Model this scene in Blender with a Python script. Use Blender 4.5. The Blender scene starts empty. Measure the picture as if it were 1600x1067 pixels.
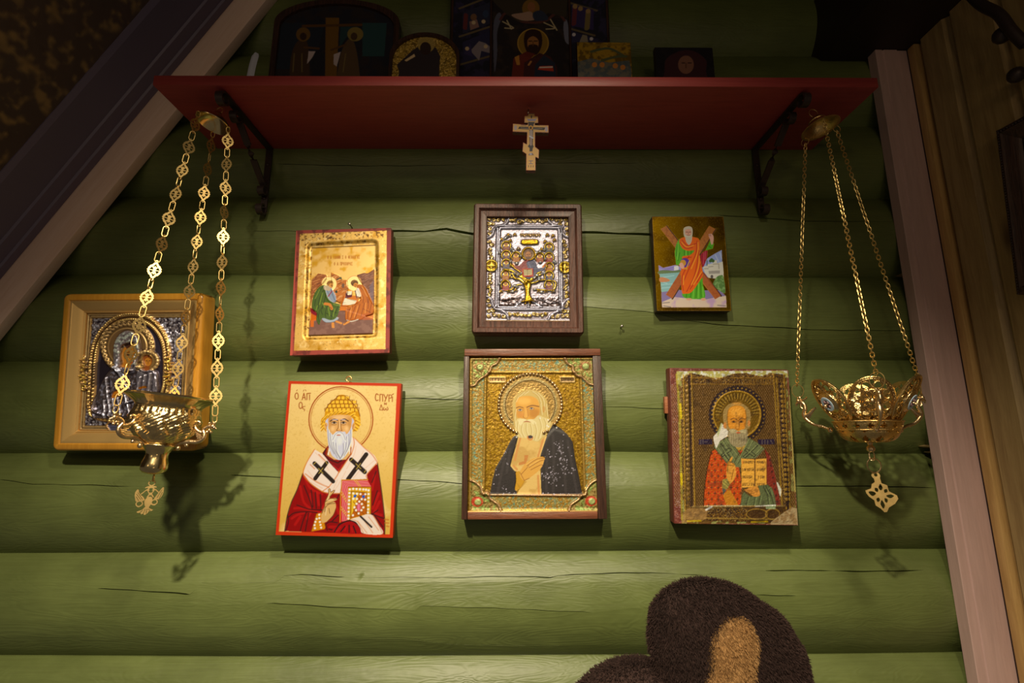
import bpy, bmesh, math, random
import numpy as np
from mathutils import Vector, Matrix
random.seed(7); RNG = np.random.default_rng(11)
SC = bpy.context.scene; COL = SC.collection
PI = math.pi

# ------------------------------------------------------------------ camera
DIST = 0.95; FPX = 755.0                     # 17 mm lens on 36 mm, frame taken as 1600 x 1067
PITCH = math.radians(10.87); YAW = math.radians(0.5)
CAM = np.array([0.0, -DIST, 0.0])
FW = np.array([math.sin(YAW)*math.cos(PITCH), math.cos(YAW)*math.cos(PITCH), math.sin(PITCH)])
RT = np.array([math.cos(YAW), -math.sin(YAW), 0.0]); UP = np.cross(RT, FW)
cd = bpy.data.cameras.new('camera'); cam = bpy.data.objects.new('camera', cd); COL.objects.link(cam)
cd.sensor_width = 36.0; cd.lens = FPX/1600*36.0; cd.clip_start = 0.01; cd.clip_end = 50
M = Matrix.Identity(4)
for i in range(3):
    M[i][0] = RT[i]; M[i][1] = UP[i]; M[i][2] = -FW[i]; M[i][3] = CAM[i]
cam.matrix_world = M; SC.camera = cam

# ------------------------------------------------------------------ light and exposure
TINT = np.array([1.0, 0.85, 0.60])
SC.view_settings.view_transform = 'Standard'; SC.view_settings.look = 'None'
SC.view_settings.exposure = 0.0; SC.view_settings.gamma = 1.0; SC.view_settings.use_curve_mapping = False
wd = bpy.data.worlds.new('world'); SC.world = wd; wd.use_nodes = True
wd.node_tree.nodes['Background'].inputs[0].default_value = (1.0, 0.86, 0.70, 1)
wd.node_tree.nodes['Background'].inputs[1].default_value = 0.072

def lamp(name, kind, loc, target, energy, color, **kw):
    d = bpy.data.lights.new(name, kind); o = bpy.data.objects.new(name, d); COL.objects.link(o)
    o.location = loc; d.energy = energy; d.color = color
    if target is not None:
        o.rotation_euler = (Vector(target)-Vector(loc)).to_track_quat('-Z', 'Y').to_euler()
    for k, v in kw.items(): setattr(d, k, v)
    return o
lamp('ceiling_spot', 'SPOT', (-0.30, -1.35, 0.93), (-0.06, 0, -0.95), 165, tuple(TINT), spot_size=math.radians(82), spot_blend=1.0, shadow_soft_size=0.03)
lamp('second_spot', 'SPOT', (0.26, -1.15, 1.08), (-0.08, 0, -0.72), 66, tuple(TINT), spot_size=math.radians(78), spot_blend=1.0, shadow_soft_size=0.06)
lamp('sparkle_light', 'POINT', (0.35, -1.9, 0.55), None, 3.0, (1.0, 0.72, 0.42), shadow_soft_size=0.09)  # added point lights behind the camera, only to put sparkles on the metal
lamp('sparkle_light', 'POINT', (-0.25, -2.1, 0.75), None, 3.0, (1.0, 0.72, 0.42), shadow_soft_size=0.09)
lamp('side_sparkle_light', 'POINT', (-1.1, -1.9, 0.2), None, 2.0, (1.0, 0.75, 0.45), shadow_soft_size=0.10)  # two more added lights at the sides, for extra highlights on brass and gilt
lamp('side_sparkle_light', 'POINT', (0.6, -2.0, -0.5), None, 2.0, (1.0, 0.75, 0.45), shadow_soft_size=0.10)

# ------------------------------------------------------------------ helpers
def s2l(c):
    c = np.asarray(c, float)
    return np.where(c <= 0.04045, c/12.92, ((c+0.055)/1.055)**2.4)
def hexl(h): return s2l([int(h[i:i+2], 16)/255 for i in (0, 2, 4)])
def alb(h, k=1.0): return np.clip(hexl(h)/TINT*k, 0.0, 0.92)      # paint colour as seen under the warm lamp -> albedo
def pal(h, s=1.14):                                                # pigments of the painted panels
    c = alb(h); g = c @ np.array([.3, .55, .15]); return np.clip(g+(c-g)*s, 0.002, 0.92)
def rgba(h, k=1.0): return tuple(alb(h, k))+(1.0,)
def ray(px, py):
    px = np.asarray(px, float); py = np.asarray(py, float)
    return FW + ((px-800)/FPX)[..., None]*RT - ((py-533.5)/FPX)[..., None]*UP
def aty(px, py, y):
    d = ray(px, py); t = (y-CAM[1])/d[..., 1]; return CAM + t[..., None]*d
def atx(px, py, x):
    d = ray(px, py); t = (x-CAM[0])/d[..., 0]; return CAM + t[..., None]*d
def atplane(px, py, o, n):
    d = ray(px, py); t = ((o-CAM) @ n)/(d @ n); return CAM + t[..., None]*d
def empty(name, label=None, cat=None, loc=(0, 0, 0), group=None, parent=None, kind=None):
    o = bpy.data.objects.new(name, None); COL.objects.link(o); o.location = loc; o.empty_display_size = 0.02
    if parent: o.parent = parent
    tag(o, label, cat, group, kind); return o
def tag(o, label=None, cat=None, group=None, kind=None):
    if label: o['label'] = label
    if cat: o['category'] = cat
    if group: o['group'] = group
    if kind: o['kind'] = kind
    return o
def mat_of(o, X, Y, Z):
    m = Matrix.Identity(4)
    for i in range(3): m[i][0] = X[i]; m[i][1] = Y[i]; m[i][2] = Z[i]; m[i][3] = o[i]
    return m

class MB:
    """collects shapes into ONE mesh"""
    def __init__(s): s.v = []; s.f = []; s.n = 0
    def add(s, v, f):
        s.v.append(np.asarray(v, float).reshape(-1, 3)); s.f += [tuple(int(i)+s.n for i in q) for q in f]; s.n += len(s.v[-1]); return s
    def box(s, x0, y0, z0, x1, y1, z1):
        v = [(x, y, z) for z in (z0, z1) for y in (y0, y1) for x in (x0, x1)]
        return s.add(v, [(0, 2, 3, 1), (4, 5, 7, 6), (0, 1, 5, 4), (2, 6, 7, 3), (0, 4, 6, 2), (1, 3, 7, 5)])
    def bar(s, p, q, w, t, up=(0, 0, 1)):
        p = np.array(p, float); q = np.array(q, float); d = q-p; d /= np.linalg.norm(d)
        a = np.cross(d, up); a /= np.linalg.norm(a); b = np.cross(a, d)
        v = [e + sa*a*w/2 + sb*b*t/2 for e in (p, q) for sa, sb in ((-1, -1), (1, -1), (1, 1), (-1, 1))]
        return s.add(v, [(0, 1, 2, 3), (7, 6, 5, 4), (0, 4, 5, 1), (1, 5, 6, 2), (2, 6, 7, 3), (3, 7, 4, 0)])
    def grid(s, P, closed_u=False, closed_v=False):
        P = np.asarray(P, float); a, b = P.shape[:2]; f = []
        for i in range(a if closed_u else a-1):
            for j in range(b if closed_v else b-1):
                i2 = (i+1) % a; j2 = (j+1) % b
                f.append((i*b+j, i*b+j2, i2*b+j2, i2*b+j))
        return s.add(P.reshape(-1, 3), f)
    def tube(s, pts, r, n=6, closed=False, cap=True, flat=None):
        pts = np.asarray(pts, float); m = len(pts)
        r = np.broadcast_to(np.asarray(r, float), (m,))
        if closed: T = np.roll(pts, -1, 0)-np.roll(pts, 1, 0)
        else: T = np.gradient(pts, axis=0)
        T /= np.linalg.norm(T, axis=1)[:, None]+1e-12
        ref = np.array([0, 0, 1.0]) if abs(T[0][2]) < 0.9 else np.array([1.0, 0, 0])
        N = np.cross(T[0], ref); N /= np.linalg.norm(N); rings = []
        for i in range(m):
            N = N-T[i]*(N@T[i]); N /= np.linalg.norm(N)+1e-12; B = np.cross(T[i], N)
            ang = np.arange(n)*2*PI/n
            fa, fb = flat if flat else (1, 1)
            rings.append(pts[i]+r[i]*(fa*np.cos(ang)[:, None]*N+fb*np.sin(ang)[:, None]*B))
        base = s.n; s.grid(np.array(rings), closed_u=closed, closed_v=True)
        if cap and not closed:
            s.f.append(tuple(base+i for i in range(n))[::-1]); s.f.append(tuple(base+(m-1)*n+i for i in range(n)))
        return s
    def ball(s, c, r, n=8, m=6, sc=(1, 1, 1)):
        P = [[(c[0]+sc[0]*r*math.sin(PI*(i+.001)/(m+.002))*math.cos(2*PI*j/n), c[1]+sc[1]*r*math.sin(PI*(i+.001)/(m+.002))*math.sin(2*PI*j/n),
               c[2]+sc[2]*r*math.cos(PI*(i+.001)/(m+.002))) for j in range(n)] for i in range(m+1)]
        return s.grid(P, closed_v=True)
    def lathe(s, prof, n=40, disp=None, ctr=(0, 0, 0)):
        P = []
        for r, z in prof:
            row = []
            for j in range(n):
                th = 2*PI*j/n; rr = r + (disp(th, z, r) if disp else 0)
                row.append((ctr[0]+rr*math.cos(th), ctr[1]+rr*math.sin(th), ctr[2]+z))
            P.append(row)
        return s.grid(np.array(P)[::-1], closed_v=True)
    def prism(s, outline, z0, z1):
        n = len(outline); v = [(x, y, z0) for x, y in outline]+[(x, y, z1) for x, y in outline]
        return s.add(v, [tuple(range(n))[::-1], tuple(range(n, 2*n))]+[(i, (i+1) % n, n+(i+1) % n, n+i) for i in range(n)])
    def xf(s, m):
        m = np.array(m); s.v = [v @ m[:3, :3].T + m[:3, 3] for v in s.v]; return s
    def build(s, name, mat, parent=None, smooth=35, bevel=0.0, seg=2, solid=0.0):
        me = bpy.data.meshes.new(name); me.from_pydata(np.concatenate(s.v).tolist(), [], s.f); me.update()
        if bevel or solid:
            bm = bmesh.new(); bm.from_mesh(me)
            if solid: bmesh.ops.solidify(bm, geom=bm.faces[:], thickness=solid)
            if bevel: bmesh.ops.bevel(bm, geom=bm.edges[:], offset=bevel, segments=seg, affect='EDGES', profile=0.5)
            bm.to_mesh(me); bm.free()
        bm = bmesh.new(); bm.from_mesh(me); bmesh.ops.recalc_face_normals(bm, faces=bm.faces[:]); bm.to_mesh(me); bm.free()
        if smooth:
            me.polygons.foreach_set('use_smooth', [True]*len(me.polygons)); me.set_sharp_from_angle(angle=math.radians(smooth))
        if mat: me.materials.append(mat)
        o = bpy.data.objects.new(name, me); COL.objects.link(o)
        if parent: o.parent = parent
        return o

def crom(p, closed, k=6):
    p = np.asarray(p, float); n = len(p)
    if n < 3: return p
    out = []
    for i in range(n if closed else n-1):
        g = (lambda j: p[j % n]) if closed else (lambda j: p[min(max(j, 0), n-1)])
        a, b, c, d = g(i-1), g(i), g(i+1), g(i+2)
        for t in np.arange(k)/k:
            out.append(0.5*((2*b)+(c-a)*t+(2*a-5*b+4*c-d)*t*t+(3*b-a-3*c+d)*t**3))
    if not closed: out.append(p[-1])
    return np.array(out)

def rrect(a, b, r, k=5):
    r = max(min(r, a, b), 1e-4); out = []
    for cx, cy, a0 in ((a-r, b-r, 0), (-a+r, b-r, 90), (-a+r, -b+r, 180), (a-r, -b+r, 270)):
        for i in range(k+1):
            t = math.radians(a0+90*i/k); out.append((cx+r*math.cos(t), cy+r*math.sin(t)))
    return out
def frame_mb(w, h, r, prof, k=5, cx=0, cy=0):
    """sweep a profile [(inset, z)...] round a rectangle w x h"""
    P = [[(x+cx, y+cy, z) for x, y in rrect(w/2-i, h/2-i, r-i, k)] for i, z in prof]
    return MB().grid(np.array(P), closed_v=True)

# ------------------------------------------------------------------ materials
def newmat(name):
    m = bpy.data.materials.new(name); m.use_nodes = True; nt = m.node_tree
    return m, nt, nt.nodes['Principled BSDF']
def node(nt, t, **kw):
    n = nt.nodes.new(t)
    for k, v in kw.items():
        if k.startswith('i_'): n.inputs[k[2:].replace('_', ' ')].default_value = v
        else: setattr(n, k, v)
    return n
def ramp(nt, fac, stops):
    r = nt.nodes.new('ShaderNodeValToRGB'); e = r.color_ramp.elements
    while len(e) < len(stops): e.new(0.5)
    for q, (p, c) in zip(e, stops): q.position = p; q.color = c
    nt.links.new(fac, r.inputs[0]); return r.outputs[0]
def coords(nt, scale, kind='Object'):
    tc = nt.nodes.new('ShaderNodeTexCoord'); mp = nt.nodes.new('ShaderNodeMapping')
    mp.inputs['Scale'].default_value = scale; nt.links.new(tc.outputs[kind], mp.inputs[0]); return mp.outputs[0]
def noise(nt, vec, scale, detail=4, rough=0.55, dist=0.0):
    n = node(nt, 'ShaderNodeTexNoise'); n.inputs['Scale'].default_value = scale; n.inputs['Detail'].default_value = detail
    n.inputs['Roughness'].default_value = rough; n.inputs['Distortion'].default_value = dist; nt.links.new(vec, n.inputs['Vector']); return n.outputs[0]
def bump(nt, bs, h, strength, dist, prev=None):
    b = node(nt, 'ShaderNodeBump'); b.inputs['Strength'].default_value = strength; b.inputs['Distance'].default_value = dist
    nt.links.new(h, b.inputs['Height'])
    if prev: nt.links.new(prev, b.inputs['Normal'])
    nt.links.new(b.outputs[0], bs.inputs['Normal']); return b.outputs[0]

def wood(name, c0, c1, axis=2, scale=1.0, rough=0.5, knots=True, bstr=0.25, coat=0.0):
    m, nt, b = newmat(name)
    sc = [14*scale]*3; sc[axis] = 1.0*scale
    v = coords(nt, sc)
    n1 = noise(nt, v, 6.0, 5, 0.6, 0.6); n2 = noise(nt, v, 28.0, 3, 0.6, 0.2)
    mx = node(nt, 'ShaderNodeMath', operation='MULTIPLY_ADD'); nt.links.new(n2, mx.inputs[0]); mx.inputs[1].default_value = 0.4; nt.links.new(n1, mx.inputs[2])
    c = ramp(nt, mx.outputs[0], [(0.45, rgba(c0)), (0.85, rgba(c1))])
    if knots:
        sk = [9*scale]*3; sk[axis] = 3.2*scale
        vo = node(nt, 'ShaderNodeTexVoronoi'); vo.inputs['Scale'].default_value = 1.0; nt.links.new(coords(nt, sk), vo.inputs['Vector'])
        kr = ramp(nt, vo.outputs['Distance'], [(0.05, (0.25, 0.17, 0.12, 1)), (0.14, (1, 1, 1, 1))])
        mm = node(nt, 'ShaderNodeMix', data_type='RGBA', blend_type='MULTIPLY'); mm.inputs[0].default_value = 0.8
        nt.links.new(c, mm.inputs[6]); nt.links.new(kr, mm.inputs[7]); c = mm.outputs[2]
    nt.links.new(c, b.inputs['Base Color']); b.inputs['Roughness'].default_value = rough
    b.inputs['Coat Weight'].default_value = coat; b.inputs['Coat Roughness'].default_value = 0.25
    bump(nt, b, mx.outputs[0], bstr, 0.002); return m

def plain(name, col, rough=0.5, metal=0.0, nscale=0, nstr=0.2, ndist=0.001, vary=None):
    m, nt, b = newmat(name); b.inputs['Base Color'].default_value = col; b.inputs['Roughness'].default_value = rough; b.inputs['Metallic'].default_value = metal
    if nscale:
        n = noise(nt, coords(nt, (1, 1, 1)), nscale, 4)
        bump(nt, b, n, nstr, ndist)
        if vary: nt.links.new(ramp(nt, n, [(0.35, col), (0.7, vary)]), b.inputs['Base Color'])
    return m

def paint_mat(name, bstr=0.15, bscale=900, coat=0.0, spec=0.5):
    """colour, metalness and gloss come from the attributes painted on the panel"""
    m, nt, b = newmat(name)
    a = node(nt, 'ShaderNodeAttribute', attribute_name='Col'); k = node(nt, 'ShaderNodeAttribute', attribute_name='Surf')
    sp = node(nt, 'ShaderNodeSeparateColor'); nt.links.new(k.outputs['Color'], sp.inputs[0])
    nt.links.new(a.outputs['Color'], b.inputs['Base Color']); nt.links.new(sp.outputs[0], b.inputs['Metallic']); nt.links.new(sp.outputs[1], b.inputs['Roughness'])
    b.inputs['Coat Weight'].default_value = coat; b.inputs['Coat Roughness'].default_value = 0.2; b.inputs['Specular IOR Level'].default_value = spec
    bump(nt, b, noise(nt, coords(nt, (1, 1, 1)), bscale, 3), bstr, 0.0006); return m

def log_mat():
    m, nt, b = newmat('green_log_paint')
    v = coords(nt, (1.0, 6.0, 6.0))
    w1 = noise(nt, v, 3.2, 3, 0.5, 1.3)                 # slow cathedral grain
    rg = node(nt, 'ShaderNodeMath', operation='MULTIPLY'); nt.links.new(w1, rg.inputs[0]); rg.inputs[1].default_value = 95.0
    sn = node(nt, 'ShaderNodeMath', operation='SINE'); nt.links.new(rg.outputs[0], sn.inputs[0])
    fine = noise(nt, coords(nt, (2.0, 60.0, 60.0)), 5.0, 4, 0.6)
    blot = noise(nt, coords(nt, (1.0, 1.5, 1.5)), 7.0, 4, 0.6)
    c = ramp(nt, blot, [(0.3, rgba('585b28')), (0.7, rgba('676a30'))])
    mx = node(nt, 'ShaderNodeMix', data_type='RGBA', blend_type='MULTIPLY'); mx.inputs[0].default_value = 0.22
    nt.links.new(c, mx.inputs[6]); nt.links.new(ramp(nt, fine, [(0.35, (0.55, 0.5, 0.4, 1)), (0.6, (1, 1, 1, 1))]), mx.inputs[7])
    nt.links.new(mx.outputs[2], b.inputs['Base Color'])
    rr = node(nt, 'ShaderNodeMapRange'); nt.links.new(blot, rr.inputs[0]); rr.inputs[3].default_value = 0.38; rr.inputs[4].default_value = 0.52
    nt.links.new(rr.outputs[0], b.inputs['Roughness'])
    p = bump(nt, b, sn.outputs[0], 0.10, 0.0012); p = bump(nt, b, fine, 0.15, 0.0012, p); bump(nt, b, blot, 0.35, 0.006, p)
    return m

def brass(name, col, rough, nscale=0, nstr=0.3):
    m, nt, b = newmat(name); b.inputs['Metallic'].default_value = 1.0; b.inputs['Roughness'].default_value = rough
    n = noise(nt, coords(nt, (1, 1, 1)), 60, 4)
    nt.links.new(ramp(nt, n, [(0.3, tuple(c*0.72 for c in col)+(1,)), (0.65, tuple(col)+(1,))]), b.inputs['Base Color'])
    if nscale: bump(nt, b, noise(nt, coords(nt, (1, 1, 1)), nscale, 2), nstr, 0.002)
    return m

MT = dict(
    log=log_mat(),
    red=wood('red_shelf_paint', '8f3028', 'a03a2e', 0, 2.0, 0.45, False, 0.12),
    iron=plain('dark_iron', rgba('3a2a20'), 0.45, 0.35, 120, 0.3, 0.002),
    brass=brass('polished_brass', (0.93, 0.72, 0.36), 0.20, 0),
    chased=brass('chased_brass', (0.93, 0.70, 0.34), 0.27, 260, 0.5),
    chain=brass('gilt_chain', (0.96, 0.68, 0.27), 0.42, 0),
    filig=brass('filigree_brass', (0.86, 0.60, 0.24), 0.32, 400, 0.4),
    copper=brass('worn_brass', (0.90, 0.66, 0.38), 0.34, 300, 0.3),
    honey=wood('honey_varnished_wood', 'b9741a', 'cb8826', 1, 2.0, 0.35, False, 0.08, 0.3),
    gilt=plain('gilt_moulding', tuple(alb('e2ae5e'))+(1,), 0.32, 0.6, 200, 0.1, 0.0006),
    pine=wood('pine_plank', '8e6b3a', 'ac884e', 2, 1.0, 0.5, True, 0.2),
    pine2=wood('light_pine_batten', 'b08040', 'cc9a54', 2, 1.3, 0.5, True, 0.2),
    pink=wood('whitewashed_plank', 'b68d74', 'c69a80', 2, 1.0, 0.55, False, 0.15),
    trim=wood('pale_trim_wood', 'e6b68c', 'f0c49c', 0, 1.0, 0.5, True, 0.15),
    purple=plain('dark_violet_moulding', rgba('6c5b61'), 0.45, 0, 60, 0.1, 0.001),
    walnut=wood('brown_carved_wood', '281209', '653a26', 1, 3.0, 0.5, False, 0.8, 0.1),
    oldwood=wood('old_brown_frame_wood', '20110a', '4c2c1a', 1, 2.4, 0.5, False, 0.6, 0.1),
    oldred=wood('old_red_brown_frame_wood', '4a2212', '7e4424', 0, 2.4, 0.45, False, 0.6, 0.1),
    maroon=wood('maroon_board_edge', '56231a', '71301f', 1, 2.4, 0.5, False, 0.25),
    scarlet=plain('orange_red_board_edge', rgba('b83a14'), 0.45, 0, 80, 0.1, 0.001),
    darkboard=wood('dark_board_edge', '2a1712', '3a2018', 1, 2.4, 0.5, False, 0.3),
    rawwood=wood('raw_batten_wood', '8a4a22', 'a05c30', 0, 3, 0.6, False, 0.3),
    steel=plain('nail_steel', (0.35, 0.32, 0.28, 1), 0.35, 1.0),
    panel=paint_mat('painted_panel_surface', 0.12, 900, 0.04, 0.32),
    relief=paint_mat('chased_metal_surface', 0.35, 700),
    dark=plain('dark_ceiling_wood', rgba('2a1a12'), 0.6, 0, 30, 0.3, 0.002),
    paper=plain('white_paper', rgba('cfc6ba'), 0.6),
    enamel_w=plain('pale_blue_enamel', rgba('b9c8c8'), 0.2), enamel_k=plain('dark_enamel', rgba('2a1a20'), 0.2), enamel_p=plain('pink_enamel', rgba('c99a8e'), 0.25),
    fur=plain('dark_brown_fur', rgba('2b160e'), 0.9, 0, 300, 0.5, 0.002, rgba('361e14')),
    tan=plain('tan_fur', rgba('9a6a34'), 0.8, 0, 300, 0.5, 0.002, rgba('ab7a40')),
)

# ------------------------------------------------------------------ painted panels
CR = {'px': (0, 0, 1.0), 'C1': (60, 430, 2.668), 'J7': (120, 480, 5.079), 'C2': (420, 330, 4.268), 'D8': (470, 410, 8.892), 'C3': (420, 570, 3.442),
      'A': (430, 590, 7.805), 'B': (430, 710, 7.62), 'C4': (720, 300, 4.445), 'H5': (755, 330, 11.43), 'H6': (755, 410, 10.67), 'C5': (700, 530, 3.441),
      'G3': (750, 580, 9.412), 'G4': (720, 680, 6.957), 'C6': (1000, 320, 5.618), 'E8': (1020, 335, 12.55), 'C7': (1030, 550, 3.679), 'F5': (1090, 600, 11.43),
      'F6': (1080, 670, 7.624), 'X': (780, 150, 7.62), 'T1': (360, 0, 5.0), 'T2': (600, 0, 2.963), 'T3': (0, 0, 1.905)}
SS = 2
def boxblur(a, r):
    r = int(r)
    if r < 1: return a
    for ax in (0, 1):
        for _ in range(2):
            p = np.pad(a, [(r+1, r) if i == ax else (0, 0) for i in (0, 1)], mode='edge'); c = np.cumsum(p, axis=ax)
            n = a.shape[ax]; w = 2*r+1
            a = (np.take(c, np.arange(w, w+n), axis=ax)-np.take(c, np.arange(0, n), axis=ax))/w
    return a
class Cv:
    def __init__(s, fr, rect, zl, cell, base, m=0.0, r=0.45, gain=1.0):
        s.gain = gain
        s.o, s.X, s.Y, s.Z = fr; s.rect = rect; s.zl = zl; s.cell = cell
        s.nx = max(2, int(round((rect[2]-rect[0])/cell))); s.ny = max(2, int(round((rect[3]-rect[1])/cell)))
        s.W = s.nx*SS; s.H = s.ny*SS; sh = (s.H, s.W)
        s.col = np.empty(sh+(3,)); s.col[:] = pal(base); s.z = np.zeros(sh); s.m = np.full(sh, float(m)); s.r = np.full(sh, float(r))
        s.cr('px'); p = s.loc(np.array([[800., 500.]])); q = s.loc(np.array([[801., 500.]])); s.k = abs(q[0, 0]-p[0, 0])
        s.seed = 1
    def cr(s, n): s.c = CR[n]; return s
    def loc(s, p):                                      # photo point on the panel plane -> canvas cell
        d = ray(p[:, 0], p[:, 1]); o = s.o+s.Z*s.zl
        t = ((o-CAM) @ s.Z)/(d @ s.Z); q = CAM+t[:, None]*d-o
        return s.uv(np.stack([q @ s.X, q @ s.Y], 1))
    def uv(s, q):
        x0, y0, x1, y1 = s.rect
        return np.stack([(q[:, 0]-x0)/(x1-x0)*s.W, (y1-q[:, 1])/(y1-y0)*s.H], 1)
    def P(s, t):
        if isinstance(t, str): t = [[float(a) for a in q.split(',')] for q in t.split()]
        t = np.asarray(t, float); ox, oy, k = s.c
        return s.loc(np.stack([ox+t[:, 0]/k, oy+t[:, 1]/k], 1))
    def wid(s, w): return w/s.c[2]*s.k
    def fill(s, p):
        T = np.zeros((s.H, s.W+1), np.int32); n = len(p)
        for i in range(n):
            (xa, ya), (xb, yb) = p[i], p[(i+1) % n]
            if ya == yb: continue
            if ya > yb: xa, ya, xb, yb = xb, yb, xa, ya
            r0 = max(0, math.ceil(ya-.5)); r1 = min(s.H-1, math.ceil(yb-.5)-1)
            if r1 < r0: continue
            rows = np.arange(r0, r1+1); x = xa+(rows+.5-ya)*(xb-xa)/(yb-ya)
            np.add.at(T, (rows, np.clip(np.ceil(x-.5), 0, s.W).astype(int)), 1)
        return (np.cumsum(T, 1)[:, :s.W] % 2).astype(float)
    def stroke(s, p, w):
        D = np.full((s.H, s.W), 1e9); h = w/2+1.5
        for a, b in zip(p[:-1], p[1:]):
            x0 = int(max(0, min(a[0], b[0])-h)); x1 = int(min(s.W, max(a[0], b[0])+h+1)); y0 = int(max(0, min(a[1], b[1])-h)); y1 = int(min(s.H, max(a[1], b[1])+h+1))
            if x1 <= x0 or y1 <= y0: continue
            X, Y = np.meshgrid(np.arange(x0, x1)+.5, np.arange(y0, y1)+.5); d = b-a; L = d @ d+1e-9
            t = np.clip(((X-a[0])*d[0]+(Y-a[1])*d[1])/L, 0, 1)
            D[y0:y1, x0:x1] = np.minimum(D[y0:y1, x0:x1], np.hypot(X-a[0]-t*d[0], Y-a[1]-t*d[1]))
        return np.clip(w/2+.5-D, 0, 1) if w >= 1 else np.clip(1-D, 0, 1)*w
    def put(s, k, col=None, a=1.0, z=None, m=None, r=None, bl=2):
        k = k*a
        if col is not None:
            c = pal(col) if isinstance(col, str) else col
            s.col += (c-s.col)*k[..., None]
        if m is not None and m == 0: s.z *= 1-.8*k
        if z: s.z += boxblur(k, bl)*z
        if m is not None: s.m += (m-s.m)*k
        if r is not None: s.r += (r-s.r)*k
        return k
    def grad(s, c0, c1, p0, p1):
        p = s.P([p0, p1]); d = p[1]-p[0]; X, Y = np.meshgrid(np.arange(s.W)+.5, np.arange(s.H)+.5)
        t = np.clip(((X-p[0][0])*d[0]+(Y-p[0][1])*d[1])/(d @ d), 0, 1)[..., None]; return pal(c0)*(1-t)+pal(c1)*t
    def poly(s, t, col=None, sm=1, soft=0, **kw):
        p = s.P(t)
        if sm: p = crom(p, True, 5)
        k = s.fill(p)
        if soft: k = boxblur(k, soft)
        return s.put(k, col, **kw)
    def line(s, t, w, col=None, sm=1, closed=False, **kw):
        p = s.P(t)
        if closed and not sm: p = np.vstack([p, p[:1]])
        if sm and len(p) > 2:
            p = crom(p, closed, 5)
            if closed: p = np.vstack([p, p[:1]])
        return s.put(s.stroke(p, s.wid(w)), col, **kw)
    def lines(s, ts, w, col=None, **kw):
        for t in ts.split('|'): s.line(t.strip(), w, col, **kw)
    @staticmethod
    def circ(cx, cy, rx, ry=None, n=40, a0=0, a1=360):
        ry = rx if ry is None else ry
        return [(cx+rx*math.cos(math.radians(a)), cy+ry*math.sin(math.radians(a))) for a in np.linspace(a0, a1, n, endpoint=(a1-a0) % 360 != 0)]
    def ell(s, cx, cy, rx, ry=None, col=None, **kw): return s.poly(s.circ(cx, cy, rx, ry), col, sm=0, **kw)
    def ring(s, cx, cy, rx, ry, w, col=None, **kw): return s.line(s.circ(cx, cy, rx, ry), w, col, sm=0, closed=True, **kw)
    def dots(s, t, rad, col=None, **kw):
        for q in t.split(): x, y = q.split(','); s.ell(float(x), float(y), rad, rad, col, **kw)
    def noise(s, cells, oct=3):
        """value noise, features about `cells` canvas cells wide"""
        s.seed += 1; g = np.random.default_rng(s.seed*77+5); out = np.zeros((s.H, s.W)); amp = 1; tot = 0
        for o in range(oct):
            c = max(cells/2**o, 1.0); h = int(s.H/c)+3; w = int(s.W/c)+3; G = g.random((h, w))
            y = np.arange(s.H)/c; x = np.arange(s.W)/c; yi = y.astype(int); xi = x.astype(int); fy = (y-yi)[:, None]; fx = (x-xi)[None]
            out += amp*(G[yi][:, xi]*(1-fy)*(1-fx)+G[yi+1][:, xi]*fy*(1-fx)+G[yi][:, xi+1]*(1-fy)*fx+G[yi+1][:, xi+1]*fy*fx); tot += amp; amp *= .5
        return out/tot
    def wear(s, k, col, cells, lo=.5, hi=.65, oct=3, **kw):
        return s.put(k*np.clip((s.noise(cells, oct)-lo)/(hi-lo), 0, 1), col, **kw)
    def rrect(s, x0, y0, x1, y1, r, **kw):      # local metres
        p = s.uv(np.array(rrect((x1-x0)/2, (y1-y0)/2, r))+np.array([(x0+x1)/2, (y0+y1)/2])); return s.fill(p)
    def patina(s, k, col, r=5, depth=.0007, a=.8):                # darker colour blended into the hollows of the relief
        return s.put(k*np.clip((boxblur(s.z, r)-s.z)/depth, 0, 1), col, a=a)
    def down(s, a): return a.reshape(s.ny, SS, s.nx, SS, *a.shape[2:]).mean((1, 3))
    def mesh(s, name, mat, parent, keep=None, z0=None):
        col, z, m, r = (s.down(a) for a in (s.col*s.gain, s.z, s.m*.72, s.r+.10)); zl = s.zl if z0 is None else z0
        x0, y0, x1, y1 = s.rect; X, Y = np.meshgrid(np.linspace(x0, x1, s.nx), np.linspace(y1, y0, s.ny))
        V = np.stack([X, Y, z+zl], -1).reshape(-1, 3)
        idx = np.arange(s.nx*s.ny).reshape(s.ny, s.nx)
        Q = np.stack([idx[1:, :-1], idx[1:, 1:], idx[:-1, 1:], idx[:-1, :-1]], -1).reshape(-1, 4)
        if keep is not None:
            kk = s.down(keep) > .5; kq = (kk[1:, :-1] & kk[1:, 1:] & kk[:-1, 1:] & kk[:-1, :-1]).reshape(-1); Q = Q[kq]
            used = np.unique(Q); mp = np.full(len(V), -1); mp[used] = np.arange(len(used)); V = V[used]; Q = mp[Q]
        else: used = slice(None)
        me = bpy.data.meshes.new(name); me.vertices.add(len(V)); me.vertices.foreach_set('co', V.ravel())
        me.loops.add(Q.size); me.loops.foreach_set('vertex_index', Q.ravel()); me.polygons.add(len(Q))
        me.polygons.foreach_set('loop_start', np.arange(len(Q))*4); me.update(calc_edges=True); me.validate()
        me.polygons.foreach_set('use_smooth', np.ones(len(Q), bool))
        for nm, arr in (('Col', col.reshape(-1, 3)), ('Surf', np.stack([m, r, r*0], -1).reshape(-1, 3))):
            a = me.color_attributes.new(nm, 'FLOAT_COLOR', 'POINT'); arr = np.concatenate([arr, np.ones((len(arr), 1))], 1)[used]
            a.data.foreach_set('color', arr.astype(np.float32).ravel())
        me.materials.append(mat); o = bpy.data.objects.new(name, me); COL.objects.link(o)
        if parent: o.parent = parent
        return o

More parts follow.
